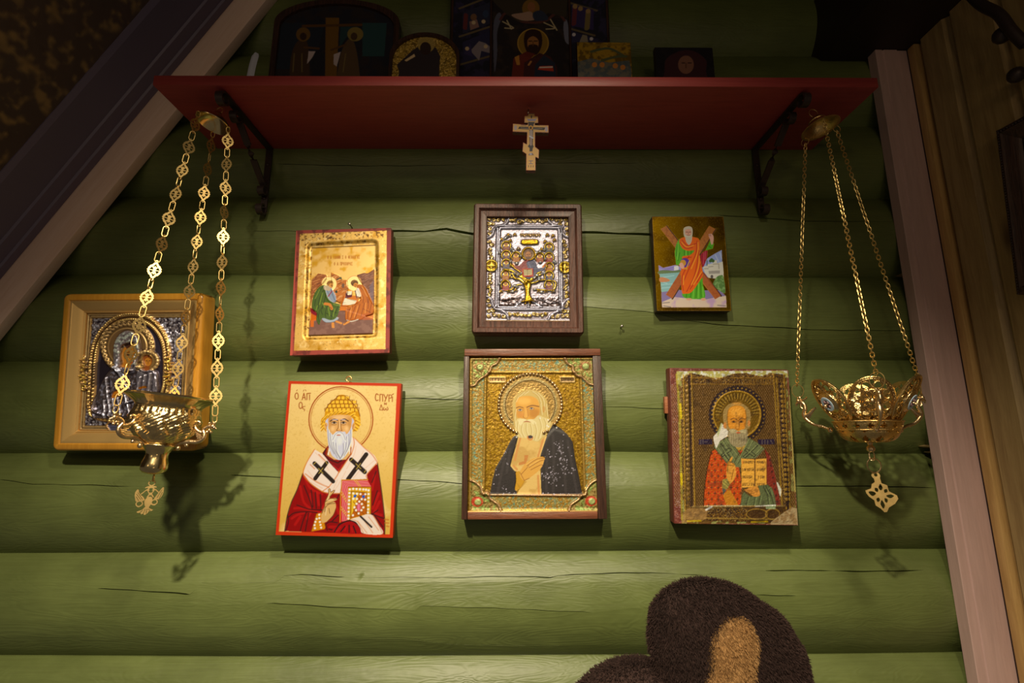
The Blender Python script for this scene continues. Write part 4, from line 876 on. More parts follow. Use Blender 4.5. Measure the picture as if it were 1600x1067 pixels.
# ---- 5. worn icon of a bishop with an open book --------------------------------------------
def icon_nich():
    e, fr, w, h = icon('nich', 'worn_icon', 'battered bronze-toned icon of a bald bishop with an open book, its surface torn')
    board(e, w, h, 0.026, MT['maroon'], bev=.003)
    p = inner_rect(fr, 'C7', [(28, 258), (66, 255), (66, 352), (28, 355)], -0.02)
    MB().box(p[0], p[1], -0.026, -w/2+.03, p[3], -0.016).build('batten', MT['rawwood'], e, bevel=.001)
    c = Cv(fr, (-w/2+.0015, -h/2+.0015, w/2-.0015, h/2-.0015), 0.0, 0.00092, '5f281b', 0, .5); c.cr('C7'); one = np.ones_like(c.z)
    c.wear(one, '7e4632', 10, .5, .65); c.wear(one, 'c09a88', 3, .74, .8, 2)
    f = c.poly('100,112 730,112 790,985 130,985', '6b4a22', sm=0, m=.45, r=.38); c.wear(f, '9a9250', 14, .55, .62, 2)
    c.poly('100,112 735,108 740,150 690,128 640,122 580,140 500,120 430,124 380,140 325,156 250,132 180,118 130,150 110,190 100,180', 'a89a52', sm=0, m=0, r=.6); c.wear(c.poly('100,112 735,108 740,150 430,124 325,156 180,118 100,180', None, sm=0), 'cfc6a8', 8, .5, .62)
    b = c.poly('130,150 180,120 250,134 325,158 430,126 500,122 580,142 660,124 722,130 765,970 700,980 150,965 120,560', '5f3f1e', sm=0, m=.6, r=.34, z=.0006)
    c.wear(b, '3a261a', 7, .45, .62, 3); c.wear(b, 'a87a34', 3, .56, .78, 2); c.wear(b, 'c8a868', 2.5, .68, .85, 2)
    # diaper ground
    q = c.poly('196,190 655,190 712,885 190,885', '644420', sm=0, m=.6, r=.34)
    for i in range(-45, 95):
        x = 196+i*13; c.line([(x, 190), (x+420, 885)], 3, 'a88248', sm=0, a=.6, z=.0005, bl=1); c.line([(x, 190), (x-420, 885)], 3, '3a2616', sm=0, a=.6, z=-.0003, bl=1)
    out = np.clip(b-q, 0, 1); inn = q
    # borders
    for t_ in ('140,130 150,965', '165,190 185,880', '186,130 205,900', '655,130 705,900', '672,150 690,500 730,900', '715,130 752,965'): c.line(t_, 6, 'b58a38', sm=0, a=.8, z=.0008)
    for t_ in ('172,140 186,880', '690,160 730,880', '708,400 742,960'): c.line(t_, 13, '2a1a1c', a=.85, sm=0)
    for i in range(24):
        y = 200+i*28; x1_ = 698+ (y-160)*.046; c.ell(x1_, y, 8, 10, '9a7434', z=.001); c.ell(x1_+14, y+14, 4, 6, '1e1416'); c.ell(160+(y-160)*.012, y, 8, 10, '80602c', z=.001)
    for y in (186, 150): c.line([(180, y), (660, y)], 6, '9a7030', sm=0, a=.7, z=.0006)
    for i in range(14): c.ring(520+i*14, 165, 8, 10, 3, '8a6630')
    c.poly('500,885 712,882 716,972 505,975', '4a3018', sm=0, a=.8); c.ring(560, 930, 60, 30, 6, '9a7434', z=.0008); c.ring(650, 930, 40, 30, 6, '9a7434', z=.0008); c.line('190,888 712,884', 7, '9a7a44', sm=0, z=.0008); c.line('150,950 700,960', 5, 'a88440', sm=0)
    c.poly('640,975 700,930 760,890 800,900 795,990 640,990', 'a88d60', sm=0, m=.1, a=.9, r=.6); c.wear(c.poly('640,975 760,890 800,990', None, sm=0), '8a6a40', 8, .45, .6)
    c.poly('130,930 160,900 230,890 280,900 270,960 130,985', '96703f', sm=0, m=.1, a=.8); c.line('270,905 300,888', 10, 'd8ccb0', sm=0)
    c.lines('100,130 120,400 132,960', 10, 'a38a34', a=.8); c.lines('750,250 780,800', 9, 'b09a50', a=.8); c.lines('122,300 128,380|128,700 130,760', 12, 'd8b838', a=.8); c.lines('165,970 240,968|530,975 620,972', 9, 'c8a428', sm=0, a=.8)
    # halo
    for i in range(40):
        a = 2*PI*i/40; x = 448+150*math.cos(a); y = 360+152*math.sin(a); c.ell(x, y, 15, 15, '231a22', a=.85); c.ell(x+4, y, 5, 5, '9a7434')
    c.ell(446, 360, 136, 135, '77561e', sm=None) if False else c.ell(446, 360, 136, 135, '77561e', m=.6, r=.36)
    c.ring(446, 360, 135, 134, 8, 'b08434', z=.001)
    for i in range(40):
        a = PI+PI*i/39; c.line([(446+92*math.cos(a), 360+92*math.sin(a)), (446+124*math.cos(a), 360+124*math.sin(a))], 4, '4a3414' if i % 2 else 'a8843c', sm=0)
    D = dict(m=0.0, r=.42)
    c.poly('228,502 305,500 305,530 228,532', '241c38', sm=0, a=.9); c.poly('566,502 660,500 662,530 566,532', '241c38', sm=0, a=.9); c.lines('238,506 238,528|252,506 252,526|262,516 275,516|590,506 590,528|606,504 606,526|622,506 622,528|638,506 650,526', 5, '6a5a50', sm=0)
    # robe
    c.cr('F6')
    rb = c.poly('240,268 335,215 440,330 560,440 600,640 590,912 150,912 158,720 195,460', 'a8481c', sm=0, **D); rr = c.poly('870,240 930,300 1000,560 1062,905 1010,910 960,700 890,640 895,350', '74291a', sm=0, **D)
    pat = np.clip(rb, 0, 1)
    for iy in range(10):
        for ix in range(8):
            x = 170+ix*76+(iy % 2)*38; y = 290+iy*68; kk = (c.fill(c.P([(x-18, y-4), (x+18, y-4), (x+18, y+4), (x-18, y+4)]))+c.fill(c.P([(x-4, y-22), (x+4, y-22), (x+4, y+22), (x-4, y+22)])))*pat
            c.put(np.clip(kk, 0, 1), '2c1c12', a=.9)
            for dx, dy in ((-24, -14), (24, -14), (-24, 16), (24, 16)): c.put(c.fill(c.P([(x+dx-6, y+dy-9), (x+dx+6, y+dy-9), (x+dx+6, y+dy+9), (x+dx-6, y+dy+9)]))*pat, 'c2381c', a=.75)
            c.put(c.fill(c.P([(x+30, y-3), (x+46, y-3), (x+46, y+3), (x+30, y+3)]))*pat, 'd09038', a=.8)
    for iy in range(9):
        x = 925+iy*12; y = 300+iy*70; c.put(np.clip(c.fill(c.P([(x-14, y-4), (x+14, y-4), (x+14, y+4), (x-14, y+4)]))+c.fill(c.P([(x-4, y-18), (x+4, y-18), (x+4, y+18), (x-4, y+18)])), 0, 1)*rr, '2c1612')
    c.line('240,268 195,460 158,720 150,912', 8, '4a2416')
    c.poly('490,160 650,150 645,245 590,275 540,255', 'a88238', sm=0, **D); c.lines('500,210 560,255 640,230|510,180 640,180', 6, '6a4a20', sm=0); c.ell(585, 185, 45, 14, 'd08a50', a=.8); c.poly('540,262 645,250 640,300 580,320', 'a03a1c', sm=0)
    ST = '62633a'
    c.poly('265,212 340,150 432,100 520,200 580,300 545,370 505,420 425,412 350,320', ST, sm=0, **D); c.poly('665,98 780,160 872,235 820,300 760,352 600,352 585,455 520,452 512,405 580,310 640,210', ST, sm=0, **D)
    for t_ in ('300,200 440,390', '330,170 480,400', '370,140 520,370', '410,115 555,320', '690,120 540,420', '730,140 580,440', '790,180 640,340', '840,220 720,345'): c.line(t_, 7, '8a8a52', sm=0, a=.7); c.line([(x+14, y) for x, y in [map(float, q_.split(',')) for q_ in t_.split()]], 6, '3a3c22', sm=0, a=.7)
    for t_ in ('345,185 360,175 415,255 455,225 482,250 430,290 475,345 450,370 400,305 375,335 360,310 395,285 345,200', '770,185 790,200 715,270 765,310 750,335 690,295 640,345 620,330 670,280 635,255 655,235 695,258'): c.line(t_, 8, '191410', sm=0)
    c.lines('265,212 425,412|432,100 580,300|665,98 512,405|872,235 760,352', 6, '302814', sm=0)
    # face
    c.cr('F5')
    c.poly('418,692 440,710 500,770 545,850 530,930 460,970 400,1012 360,1100 330,1150 290,1029 278,940 350,860 390,780', 'cabb9c', sm=0, m=0, r=.6); c.poly('418,692 440,720 400,850 360,960 350,860', '9a9c50', sm=0, a=.7)
    c.poly('450,560 470,450 540,370 620,335 700,325 780,340 860,390 920,460 945,560 930,680 890,800 500,800 460,680', '93743f', **D)
    c.ell(490, 740, 26, 60, 'b8763a'); c.ell(915, 700, 22, 55, 'b8763a')
    c.poly('530,560 545,470 600,410 700,385 800,405 850,470 868,580 860,700 810,820 640,830 560,770 535,660', 'c47e30', **D); c.ell(700, 500, 120, 80, 'dc9a44', a=.8, soft=7); c.ell(700, 350, 90, 24, 'c8883a', a=.8, soft=4)
    c.lines('545,470 530,600 545,760', 14, '6a4418', a=.7); c.lines('850,470 868,600 850,760', 14, '6a4418', a=.7)
    c.lines('590,630 650,612 710,640|740,640 790,612 845,632', 12, '55331a'); c.line('600,650 690,650', 14, '9a5e26', a=.6); c.line('750,650 830,650', 14, '9a5e26', a=.6)
    for x in (642, 775): c.ell(x, 678, 40, 18, '8a5c2c'); c.ell(x+2, 676, 18, 15, '22140c'); c.line([(x-42, 680), (x, 660), (x+42, 680)], 7, '3a2210')
    c.lines('735,650 742,740 735,800 700,810', 11, '6a3a16'); c.ell(712, 740, 20, 70, 'dd9a48', a=.7, soft=4); c.ell(620, 740, 40, 34, 'd48c3c', a=.7, soft=5); c.ell(810, 740, 34, 34, 'c87c34', a=.7, soft=5)
    c.poly('545,830 600,810 650,838 725,842 800,828 880,810 888,960 880,1040 820,1110 730,1130 640,1105 575,1040 545,950', '8d7a52', **D); c.poly('560,820 640,800 720,845 690,865 600,870', 'ab9868'); c.poly('800,812 870,830 850,880 770,865 730,845', 'ab9868'); c.ell(725, 868, 40, 13, 'b05230')
    for x in (580, 620, 660, 700, 760, 800, 850): c.line([(x, 890), (x+8, 980), (x+4, 1070)], 8, 'b8a678', a=.5); c.line([(x+16, 890), (x+22, 980), (x+16, 1060)], 7, '5f4e30', a=.5)
    # book and hands
    c.cr('F6'); c.poly('594,350 755,360 896,348 897,660 756,690 600,696', 'd69a44', sm=0, **D); c.line('757,360 757,690', 12, '4a2c14', sm=0); c.line('770,362 770,686', 8, 'b07a34', sm=0, a=.7); c.line('896,348 897,660', 6, '6a3c1a', sm=0); c.line('600,352 750,360', 5, '6a3c1a', sm=0)
    g = np.random.default_rng(5)
    for r_ in range(4):
        for (xa, xb) in ((612, 745), (785, 880)):
            x = xa
            while x < xb:
                y0_ = 380+r_*88; hh = g.uniform(26, 36)
                if g.random() > .12: c.line([(x, y0_), (x+g.uniform(-3, 3), y0_+hh)], 6, '3a2210' if not (r_ == 0 and x < 625) else 'b0301c', sm=0)
                if g.random() > .55: c.line([(x, y0_+hh*g.random()), (x+11, y0_+hh*g.random())], 5, '3a2210', sm=0)
                x += 13
    c.poly('430,652 418,520 432,400 452,388 470,345 488,330 494,350 478,395 518,420 535,520 520,585 465,655', 'c88a3c', **D); c.lines('430,430 510,440|470,390 520,430|505,480 480,600|440,400 430,520|455,388 470,400', 7, '6f4018')
    c.poly('372,602 430,588 462,660 425,722 368,700', '7f7036', sm=0); c.lines('375,640 440,690|390,610 450,670', 8, 'a89448', sm=0); c.poly('380,792 450,700 540,860 562,912 420,912', 'ae6e28', sm=0); c.poly('368,700 420,725 380,790', '4a4a3a', sm=0)
    c.poly('800,672 905,664 962,705 995,800 1012,908 590,912 600,800 622,742 700,800 815,792', '575a34', sm=0, **D)
    for t_ in ('850,690 900,780 920,900', '820,800 800,900', '760,810 740,905', '680,800 650,905', '930,720 980,900'): c.line(t_, 8, '2e3018', a=.8); c.line([(x+18, y) for x, y in [map(float, q_.split(',')) for q_ in t_.split()]], 8, '7f8450', a=.7)
    c.lines('862,680 920,800|884,676 945,790', 7, '1a150f', sm=0); c.poly('628,722 660,712 700,692 780,684 806,720 815,790 750,805 700,770 665,748', 'c0803a', **D); c.lines('640,730 720,728|665,748 730,745|690,775 750,760', 6, '6a3c18')
    c.poly('1012,628 1030,640 1070,720 1062,800 1050,790', 'c8bd9c', sm=0, m=0); c.poly('880,920 1000,905 1000,950 890,950', 'a8b07a', sm=0, a=.9); c.line('160,915 600,912', 9, '9a8a60', sm=0); c.line('760,920 1000,905', 10, 'd8ccb0', sm=0, a=.8)
    c.cr('C7'); c.wear(f, '2e1f16', 22, .62, .74, 3, a=.4); c.z += f*(c.noise(4, 2)-.5)*.0011
    c.mesh('painted_panel', MT['relief'], e)
icon_nich()

# ---- 6. silver cover with the golden vine --------------------------------------------------
def scrolls(c, pts, rad, col, z, wl, seed):
    g = np.random.default_rng(seed)
    for x, y in pts:
        a0 = g.uniform(0, 6.28); tr = g.choice([-1, 1])
        P = [(x+rad*(1-.75*t)*math.cos(a0+tr*t*7.5), y+rad*(1-.75*t)*math.sin(a0+tr*t*7.5)) for t in np.linspace(0, 1, 12)]
        c.line(P, wl, col, z=z, m=.95, r=.22, bl=2); c.line(P, wl*.4, 'f0cc58', bl=1)
        for k in range(2): c.ell(x+g.uniform(-1, 1)*rad, y+g.uniform(-1, 1)*rad, wl*1.0, wl*.7, col, z=z, bl=2)
def icon_christ():
    e, fr, w, h = icon('christ', 'silver_cover_icon', 'silver and gold relief icon with a golden vine tree, in a brown carved wood frame')
    t = 0.034
    frame_mb(w, h, .006, [(.0, -t), (0, -.004), (.003, 0), (.0105, 0), (.0125, -.004), (.0145, -.0065), (.0235, -.0065), (.0262, -.006), (.0275, -.0155)]).build('frame', MT['walnut'], e, smooth=40)
    MB().box(-w/2+.003, -h/2+.003, -t, w/2-.003, h/2-.003, -.020).build('back_board', MT['darkboard'], e)
    zl = -0.0135; rc = inner_rect(fr, 'C4', [(176, 164), (758, 166), (768, 898), (164, 894)], zl); frame_mb(rc[2]-rc[0]+.004, rc[3]-rc[1]+.004, .001, [(0, zl-.003), (0, zl+.0025), (.0015, zl+.003), (.003, zl+.002), (.003, zl-.003)], cx=(rc[0]+rc[2])/2, cy=(rc[1]+rc[3])/2).build('inner_bead', MT['copper'], e)
    c = Cv(fr, rc, zl, 0.00075, 'bcaaa0', .95, .24, gain=.66); one = np.ones_like(c.z); c.cr('C4')
    c.wear(one, 'a08c80', 30, .5, .7, 3); GO = 'c8962a'
    # ridges
    for t_, r_ in (('258,244 690,244 682,812 252,806', 6),):
        pass
    inner = [(268, 256), (288, 246), (665, 246), (684, 258), (688, 300), (694, 780), (688, 800), (670, 808), (275, 806), (256, 794), (254, 760), (262, 300)]
    c.line(inner, 26, 'd0c2ba', closed=True, z=.0030, bl=3); c.line(inner, 5, '5a463c', closed=True, a=.8, z=-.002, bl=1); k = c.fill(crom(c.P(inner), True, 5))
    out1 = '180,320 205,312 222,296 230,268 246,244 270,238 300,230 322,212 336,178'
    out2 = '600,178 612,208 640,228 668,236 690,248 704,280 722,306 755,318'
    out3 = '168,722 196,730 214,748 222,782 240,812 262,820 300,832 320,852 332,886'
    out4 = '606,888 622,856 650,838 680,826 702,808 712,776 730,752 762,738'
    for o_ in (out1, out2, out3, out4): c.line(o_, 13, 'd6c8c0', z=.0030, bl=3); c.line(o_, 3, '5a463c', a=.7)
    for l_ in ('336,180 600,180', '180,325 172,722', '755,322 762,735', '334,886 604,888', '176,168 758,170', '764,890 168,886'): c.line(l_, 7, 'd6c8c0', sm=0, z=.0022)
    g = np.random.default_rng(3)
    ptsT = [(x, 204+g.uniform(-8, 8)) for x in range(350, 600, 27)]; ptsB = [(x, 852+g.uniform(-8, 8)) for x in range(345, 600, 27)]
    ptsL = [(208+g.uniform(-8, 8)-(y-330)*.02, y) for y in list(range(345, 470, 27))+list(range(575, 720, 27))]; ptsR = [(722+g.uniform(-8, 8)+(y-330)*.015, y) for y in list(range(345, 480, 27))+list(range(590, 735, 27))]
    cor = [(200, 192), (230, 195), (262, 198), (298, 192), (200, 225), (205, 258), (198, 290), (630, 192), (662, 196), (695, 196), (730, 196), (735, 228), (735, 262), (738, 292), (690, 225), (190, 755), (198, 790), (195, 825), (195, 860), (232, 850), (264, 858), (298, 866), (640, 868), (672, 862), (705, 862), (738, 862), (738, 828), (735, 792), (745, 765), (225, 225), (225, 820), (715, 830)]
    scrolls(c, ptsT+ptsB+ptsL+ptsR+cor, 13, GO, .0028, 5, 9)
    for x, y in ((214, 513), (722, 525)): c.ell(x, y, 43, 43, GO, z=.0025, r=.25); c.ring(x, y, 38, 38, 6, 'ecc860', z=.0015); c.ring(x, y, 22, 22, 5, '6a4a14', z=-.001); c.line([(x-34, y), (x+34, y)], 6, 'ecc860', sm=0, z=.001); c.line([(x, y-34), (x, y+34)], 6, 'ecc860', sm=0, z=.001); c.dots(f'{x-14},{y-14} {x+14},{y-14} {x-14},{y+14} {x+14},{y+14}', 6, '5a3c10')
    # ground
    c.wear(c.poly('262,730 690,730 692,800 262,796', None, sm=0), '4a352c', 9, .48, .6, 3, z=.001); c.lines('300,760 420,735|270,790 400,780|520,740 640,790|560,790 680,770|430,770 530,775|270,750 340,770', 9, '3a2820', z=-.001); c.lines('420,760 380,790|500,760 560,800|470,770 470,800', 12, 'd8ccc4', z=.002)
    # vine
    c.cr('H6')
    tr = c.poly('690,640 705,560 700,450 680,380 690,330 730,290 770,290 790,330 790,400 775,470 785,560 830,640 760,655 700,660', GO, z=.004, m=.95, r=.22)
    for t_, wd in (('720,340 640,260 560,200 470,140 350,112', 34), ('740,300 650,230 640,180 560,120 470,50', 30), ('690,360 600,280 540,270 480,190', 26), ('770,310 850,220 950,160 1060,60', 32), ('790,350 880,330 960,300 1050,290', 24), ('780,330 870,250 960,200', 22), ('560,290 470,250 340,300 300,360 330,450 450,460 560,380 640,370', 18), ('860,350 960,300 1180,310 1205,380 1160,460 1000,460 880,450', 18)):
        c.line(t_, wd, GO, z=.003, m=.95, r=.22, bl=3); c.line(t_, wd*.3, 'f0cc58', bl=1)
    c.lines('720,360 740,420 730,560|760,330 730,400|770,440 760,600|720,600 680,640', 10, '7a5514', a=.8, z=-.001); c.lines('745,330 750,420 745,560', 10, 'f4d468')
    c.lines('690,640 640,655|720,650 700,690|760,650 780,690|800,630 850,650', 22, GO, z=.003)
    c.cr('C4')
    figs = [(316, 376, '7a3c34'), (316, 440, '5a4048'), (384, 450, 'a8642a'), (316, 500, '504850'), (312, 576, 'a0602c'), (312, 648, '8f3030'), (612, 388, '4a4a48'), (548, 455, '9a4a30'), (612, 455, '8a2a28'), (614, 524, 'a0602a'), (612, 582, '4a4450'), (612, 646, '70303a')]
    for i, (x, y, col) in enumerate(figs):
        c.ring(x, y, 31, 33, 8, GO, z=.003, m=.95, r=.22); c.ring(x, y, 30, 32, 3, 'f0cc58')
        c.poly([(x-22, y+32), (x-20, y+4), (x-8, y-6), (x+8, y-6), (x+20, y+4), (x+22, y+32)], col, m=0, r=.4); c.ring(x, y-14, 15, 15, 5, 'e0b440', m=.9); c.ell(x, y-14, 12, 14, '7a4020', m=0, r=.4); c.ell(x, y-11, 8, 9, 'b06a34', m=0); c.line([(x-6, y+10), (x+4, y+14)], 6, 'b06a34')
    for i in range(46):
        x, y = [(g.uniform(270, 350), g.uniform(285, 700)), (g.uniform(580, 662), g.uniform(285, 700)), (g.uniform(340, 420), g.uniform(390, 500)), (g.uniform(500, 590), g.uniform(390, 500)), (g.uniform(350, 440), g.uniform(560, 700)), (g.uniform(510, 600), g.uniform(560, 700))][i % 6]
        if any(abs(x-a) < 24 and abs(y-b) < 28 for a, b, _ in figs): continue
        c.ell(x, y, 9, 8, 'e6dcd8', z=.0035, m=.9, r=.2, bl=2)
    for x, y in ((330, 300), (375, 298), (400, 395), (560, 400), (600, 300), (640, 305), (285, 330), (650, 335), (345, 340), (585, 345), (280, 690), (335, 690), (380, 680), (540, 688), (590, 690), (640, 690)): c.line([(x-8, y+8), (x, y-8), (x+8, y+6)], 7, GO, z=.0025)
    for x in range(418, 552, 14): c.lines(f'{x},310 {x},293|{x},293 {x+8},{300 if x % 3 else 308}', 5, GO, sm=0, z=.002)
    c.poly('420,348 432,334 522,332 536,342 536,356 524,366 432,366', GO, z=.003, m=.95, r=.22); c.lines('440,340 520,340|512,334 512,365', 4, '6a4a14')
    # central figure
    c.ring(470, 432, 44, 44, 9, GO, z=.003, m=.95); c.ell(470, 432, 40, 40, 'caa868', m=.8)
    M0 = dict(m=0.0, r=.4)
    c.poly('430,486 455,472 480,486 470,560 440,560 405,545 375,528 365,508 400,512 420,500', '862a2a', **M0); c.poly('456,490 500,472 522,492 536,528 575,520 590,500 580,545 530,560 505,592 460,594 470,540', '454458', **M0); c.line('470,490 500,560', 9, '6a6a80', a=.7); c.line('372,515 360,502', 14, 'b06a34'); c.line('572,520 590,500', 14, 'b06a34')
    c.ell(470, 430, 32, 36, '5f3319', **M0); c.ell(468, 438, 20, 26, 'b46f34', **M0); c.poly('450,450 486,450 480,470 456,470', '5f3319', **M0); c.lines('458,434 464,434|474,434 480,434', 5, '301808', sm=0); c.line('469,436 469,448', 4, '7a4420')
    c.poly('424,532 502,530 504,588 428,590', 'b8402a', sm=0, z=.001, **M0); c.poly('436,536 462,540 494,535 495,574 462,580 438,578', 'cdb478', sm=0, **M0); c.line('463,540 463,580', 4, '6a5030', sm=0); c.lines('442,546 458,548|442,556 458,558|442,566 458,568|468,548 488,545|468,558 488,555|468,568 488,565', 3, '6a5030', sm=0)
    c.z += (c.noise(5, 2)-.5)*.0006; c.z *= .85; c.patina(np.clip(c.m*1.5-.4, 0, 1), '3a2a22', 6, .0009, .85)
    c.mesh('metal_cover', MT['relief'], e)
icon_christ()

# ---- 7. mother and child in a deep honey frame ---------------------------------------------
def icon_mother():
    e, fr, w, h = icon('mother', 'case_icon', 'honey-framed silver relief icon of mother and child behind the hanging lamp')
    t = 0.034
    frame_mb(w, h, .012, [(0, -t), (0, -.006), (.002, -.0015), (.005, 0), (.0125, 0), (.0145, -.002)], k=6).build('frame', MT['honey'], e, smooth=40)
    frame_mb(w-.029, h-.029, .002, [(0, -.010), (0, -.0018), (.003, -.0015), (.005, -.003), (.012, -.0055), (.0185, -.0115), (.020, -.0105), (.022, -.0125), (.022, -.018)]).build('gilt_moulding', MT['gilt'], e, smooth=40)
    MB().box(-w/2+.003, -h/2+.003, -t, w/2-.003, h/2-.003, -.022).build('back_board', MT['darkboard'], e)
    zl = -0.0165; rc = (-w/2+.0355, -h/2+.0355, w/2-.0355, h/2-.0355)
    c = Cv(fr, rc, zl, 0.00085, 'b48a50', .92, .25); c.cr('J7'); one = np.ones_like(c.z); c.wear(one, '7a5524', 10, .5, .7, 3)
    GO = 'c8985a'; SI = 'a39184'
    x0, y0, x1, y1 = rc
    for ins, wd in ((.002, .003), (.007, .0018)):
        k = np.clip(c.rrect(x0+ins, y0+ins, x1-ins, y1-ins, .001)-c.rrect(x0+ins+wd, y0+ins+wd, x1-ins-wd, y1-ins-wd, .001), 0, 1); c.put(k, 'e0b878', z=.0022, bl=2)
    sil = c.rrect(x0+.011, y0+.011, x1-.011, y1-.011, .001); c.put(sil, SI, m=.95, r=.22); n = c.noise(7, 2); c.z += sil*(n-.5)*.0032; c.put(sil*np.clip((n-.5)*6, 0, 1), 'd2c8c6'); c.put(sil*np.clip((.46-n)*6, 0, 1), '3a3038')
    arch = '128,800 132,600 140,440 165,300 230,185 320,110 430,80 550,95 640,160 700,260 725,400 720,600 700,700 690,800 640,870 420,880 200,860'
    pin = crom(c.P(arch), True, 6); ki = c.fill(pin); c.put(ki, '4a3f44', m=.9, r=.3, z=None)
    c.z -= 0
    c.z = c.z*(1-ki); c.line(arch, 74, GO, closed=True, z=.0045, m=.95, r=.24, bl=4)
    c.line(arch, 9, '6a4418', closed=True, z=-.0015); q = c.P(arch); q = np.vstack([crom(q, True, 14)])
    ctr = q.mean(0)
    for i in range(0, len(q), 2):
        for sc in (1.055, .95): p = ctr+(q[i]-ctr)*sc; X, Y = p; c.put(c.fill(np.array(Cv.circ(X, Y, 4.2, 4.2, 8))), 'f0c878', z=.002, bl=1)
    for (x, y) in ((62, 520), (752, 450), (745, 560), (62, 600), (62, 440)): scrolls(c, [(x, y), (x+8, y+35), (x-6, y-30)], 24, GO, .004, 11, int(x+y))
    c.poly('240,930 270,910 560,905 600,930 570,985 280,985', '5a545e', sm=0, m=.6, z=.001); c.line('240,930 270,908 560,905 600,930 570,985 280,985', 14, GO, sm=0, closed=True, z=.003)
    # halo of the mother
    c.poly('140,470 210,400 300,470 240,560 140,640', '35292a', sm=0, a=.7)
    c.ell(408, 320, 215, 210, 'b08850', z=.0015); g = np.random.default_rng(8)
    for i in range(34):
        a = 2*PI*i/34; x = 408+190*math.cos(a); y = 320+186*math.sin(a); c.ell(x, y, 17, 17, 'dcb070', z=.003, bl=2); c.ell(x+6, y-4, 6, 6, '6a4a20', z=-.002)
    c.ell(408, 320, 155, 152, 'a0784a', z=.001, r=.3); c.ring(408, 320, 152, 150, 8, 'd8ac6c', z=.001)
    # child halo
    c.ell(568, 428, 92, 88, 'b48a50', z=.002)
    for i in range(18):
        a = 2*PI*i/18; c.ell(568+80*math.cos(a), 428+76*math.sin(a), 13, 13, 'e0b878', z=.0025, bl=2)
    # robes in silver
    V = dict(m=.92, r=.24)
    c.poly('150,860 148,760 190,640 240,540 320,470 420,480 520,510 560,500 640,510 655,600 650,680 560,800 520,870 200,880', '6a594f', z=.004, **V)
    c.poly('318,470 312,330 340,240 400,192 460,200 500,250 515,340 500,460 480,500 430,490 440,350 400,300 360,330 362,470', SI, z=.005, **V)
    n2 = c.noise(9, 2); kk = c.poly('318,470 312,330 340,240 400,192 460,200 500,250 515,340 500,460 430,490 430,300 360,330 362,470', None, sm=0); c.put(kk*np.clip((n2-.52)*7, 0, 1), 'e8e4ec'); c.z += kk*(n2-.5)*.0025
    k4 = c.poly('150,860 190,640 320,470 420,480 640,510 650,680 520,870', None, sm=0); c.z += k4*(c.noise(12, 2)-.5)*.003; c.put(k4*np.clip((c.noise(10, 2)-.55)*7, 0, 1), 'bdb2b2', a=.7); c.put(k4*np.clip((.42-c.noise(14, 2))*7, 0, 1), '2a2026', a=.7)
    for t_ in ('250,560 260,700 290,860', '300,700 320,860', '340,720 370,870', '400,700 440,860', '230,740 250,870', '330,470 380,580 420,640', '520,560 500,660', '560,540 540,660', '600,530 590,660', '400,760 520,720'): c.line(t_, 16, 'd0c2b8', z=.0035, m=.95, r=.2, a=.85); c.line([(x+18, y+4) for x, y in [map(float, q_.split(',')) for q_ in t_.split()]], 10, '2a2228', a=.8, z=-.002)
    c.poly('500,500 560,495 620,505 642,570 640,690 520,690 490,600', '9e9088', a=.8, z=.002, **V)
    c.line('350,420 345,480 400,560', 22, 'd2c8c8', z=.003)
    # painted flesh
    F = dict(m=0.0, r=.4)
    c.poly('368,350 395,305 445,285 478,295 490,350 485,410 450,460 440,478 365,474 372,440 366,400', 'b8742c', **F); c.poly('385,300 440,278 480,288 440,300 400,330', '4a2816', **F); c.line('395,365 430,350', 9, '5a3014'); c.line('450,350 478,352', 9, '5a3014'); c.ell(412, 378, 16, 7, '2a140a'); c.ell(465, 376, 14, 7, '2a140a'); c.line('440,370 446,420 432,424', 7, '7a4418'); c.line('425,440 450,440', 8, '9a3e24'); c.ell(405, 410, 18, 18, 'd08c3c', a=.7, soft=3)
    c.poly('530,490 545,470 532,430 535,395 565,378 598,395 600,440 580,480 590,500 555,505', '8a4a20', **F); c.ell(566, 432, 26, 34, 'b87630', **F); c.lines('550,425 560,425|574,425 584,425', 6, '2a140a', sm=0); c.line('566,430 566,448', 5, '7a4418')
    c.poly('285,700 310,665 370,645 400,655 370,690 320,712 290,722', 'b86e26', **F); c.lines('300,700 380,660|320,705 385,675', 6, '6a3814'); c.patina(np.clip(c.m*1.5-.4, 0, 1), '2e2020', 6, .0011, .8); c.line('520,640 555,632', 18, 'b86e26'); c.poly('380,560 430,560 400,600', '6a1f20', sm=0); c.ell(450, 850, 26, 10, 'b8702a')
    c.mesh('metal_cover', MT['relief'], e)
icon_mother()

# ---- nails the icons hang from ---------------------------------------------------------------
def nail(px, py, y, label, hook=False):
    p = aty(float(px), float(py), y); mb = MB()
    if hook:
        r = 0.005; mb.tube([(r*math.cos(a), 0, r*math.sin(a)) for a in np.linspace(-.6, 4.2, 14)], .0012, 6); mb.tube([(0, -.001, -r), (0, 0.03, -r)], .0012, 6); m = MT['chain']
    else:
        mb.tube([(0, .03, 0), (0, -.004, .001)], .0013, 8); mb.ball((0, -.005, .001), .003, 10, 6, (1, .5, 1)); m = MT['steel']
    o = mb.build('hook' if hook else 'nail', m); o.location = p; tag(o, label, 'hook' if hook else 'nail')
nail(547, 352, -0.012, 'steel nail just above the gold-leaf icon of two seated scribes')
nail(545, 592, -0.012, 'small brass hook above the icon of the bishop in the woven cap', True)
nail(971, 511, -0.002, 'stub of a painted-over nail in the log right of the silver cover icon')
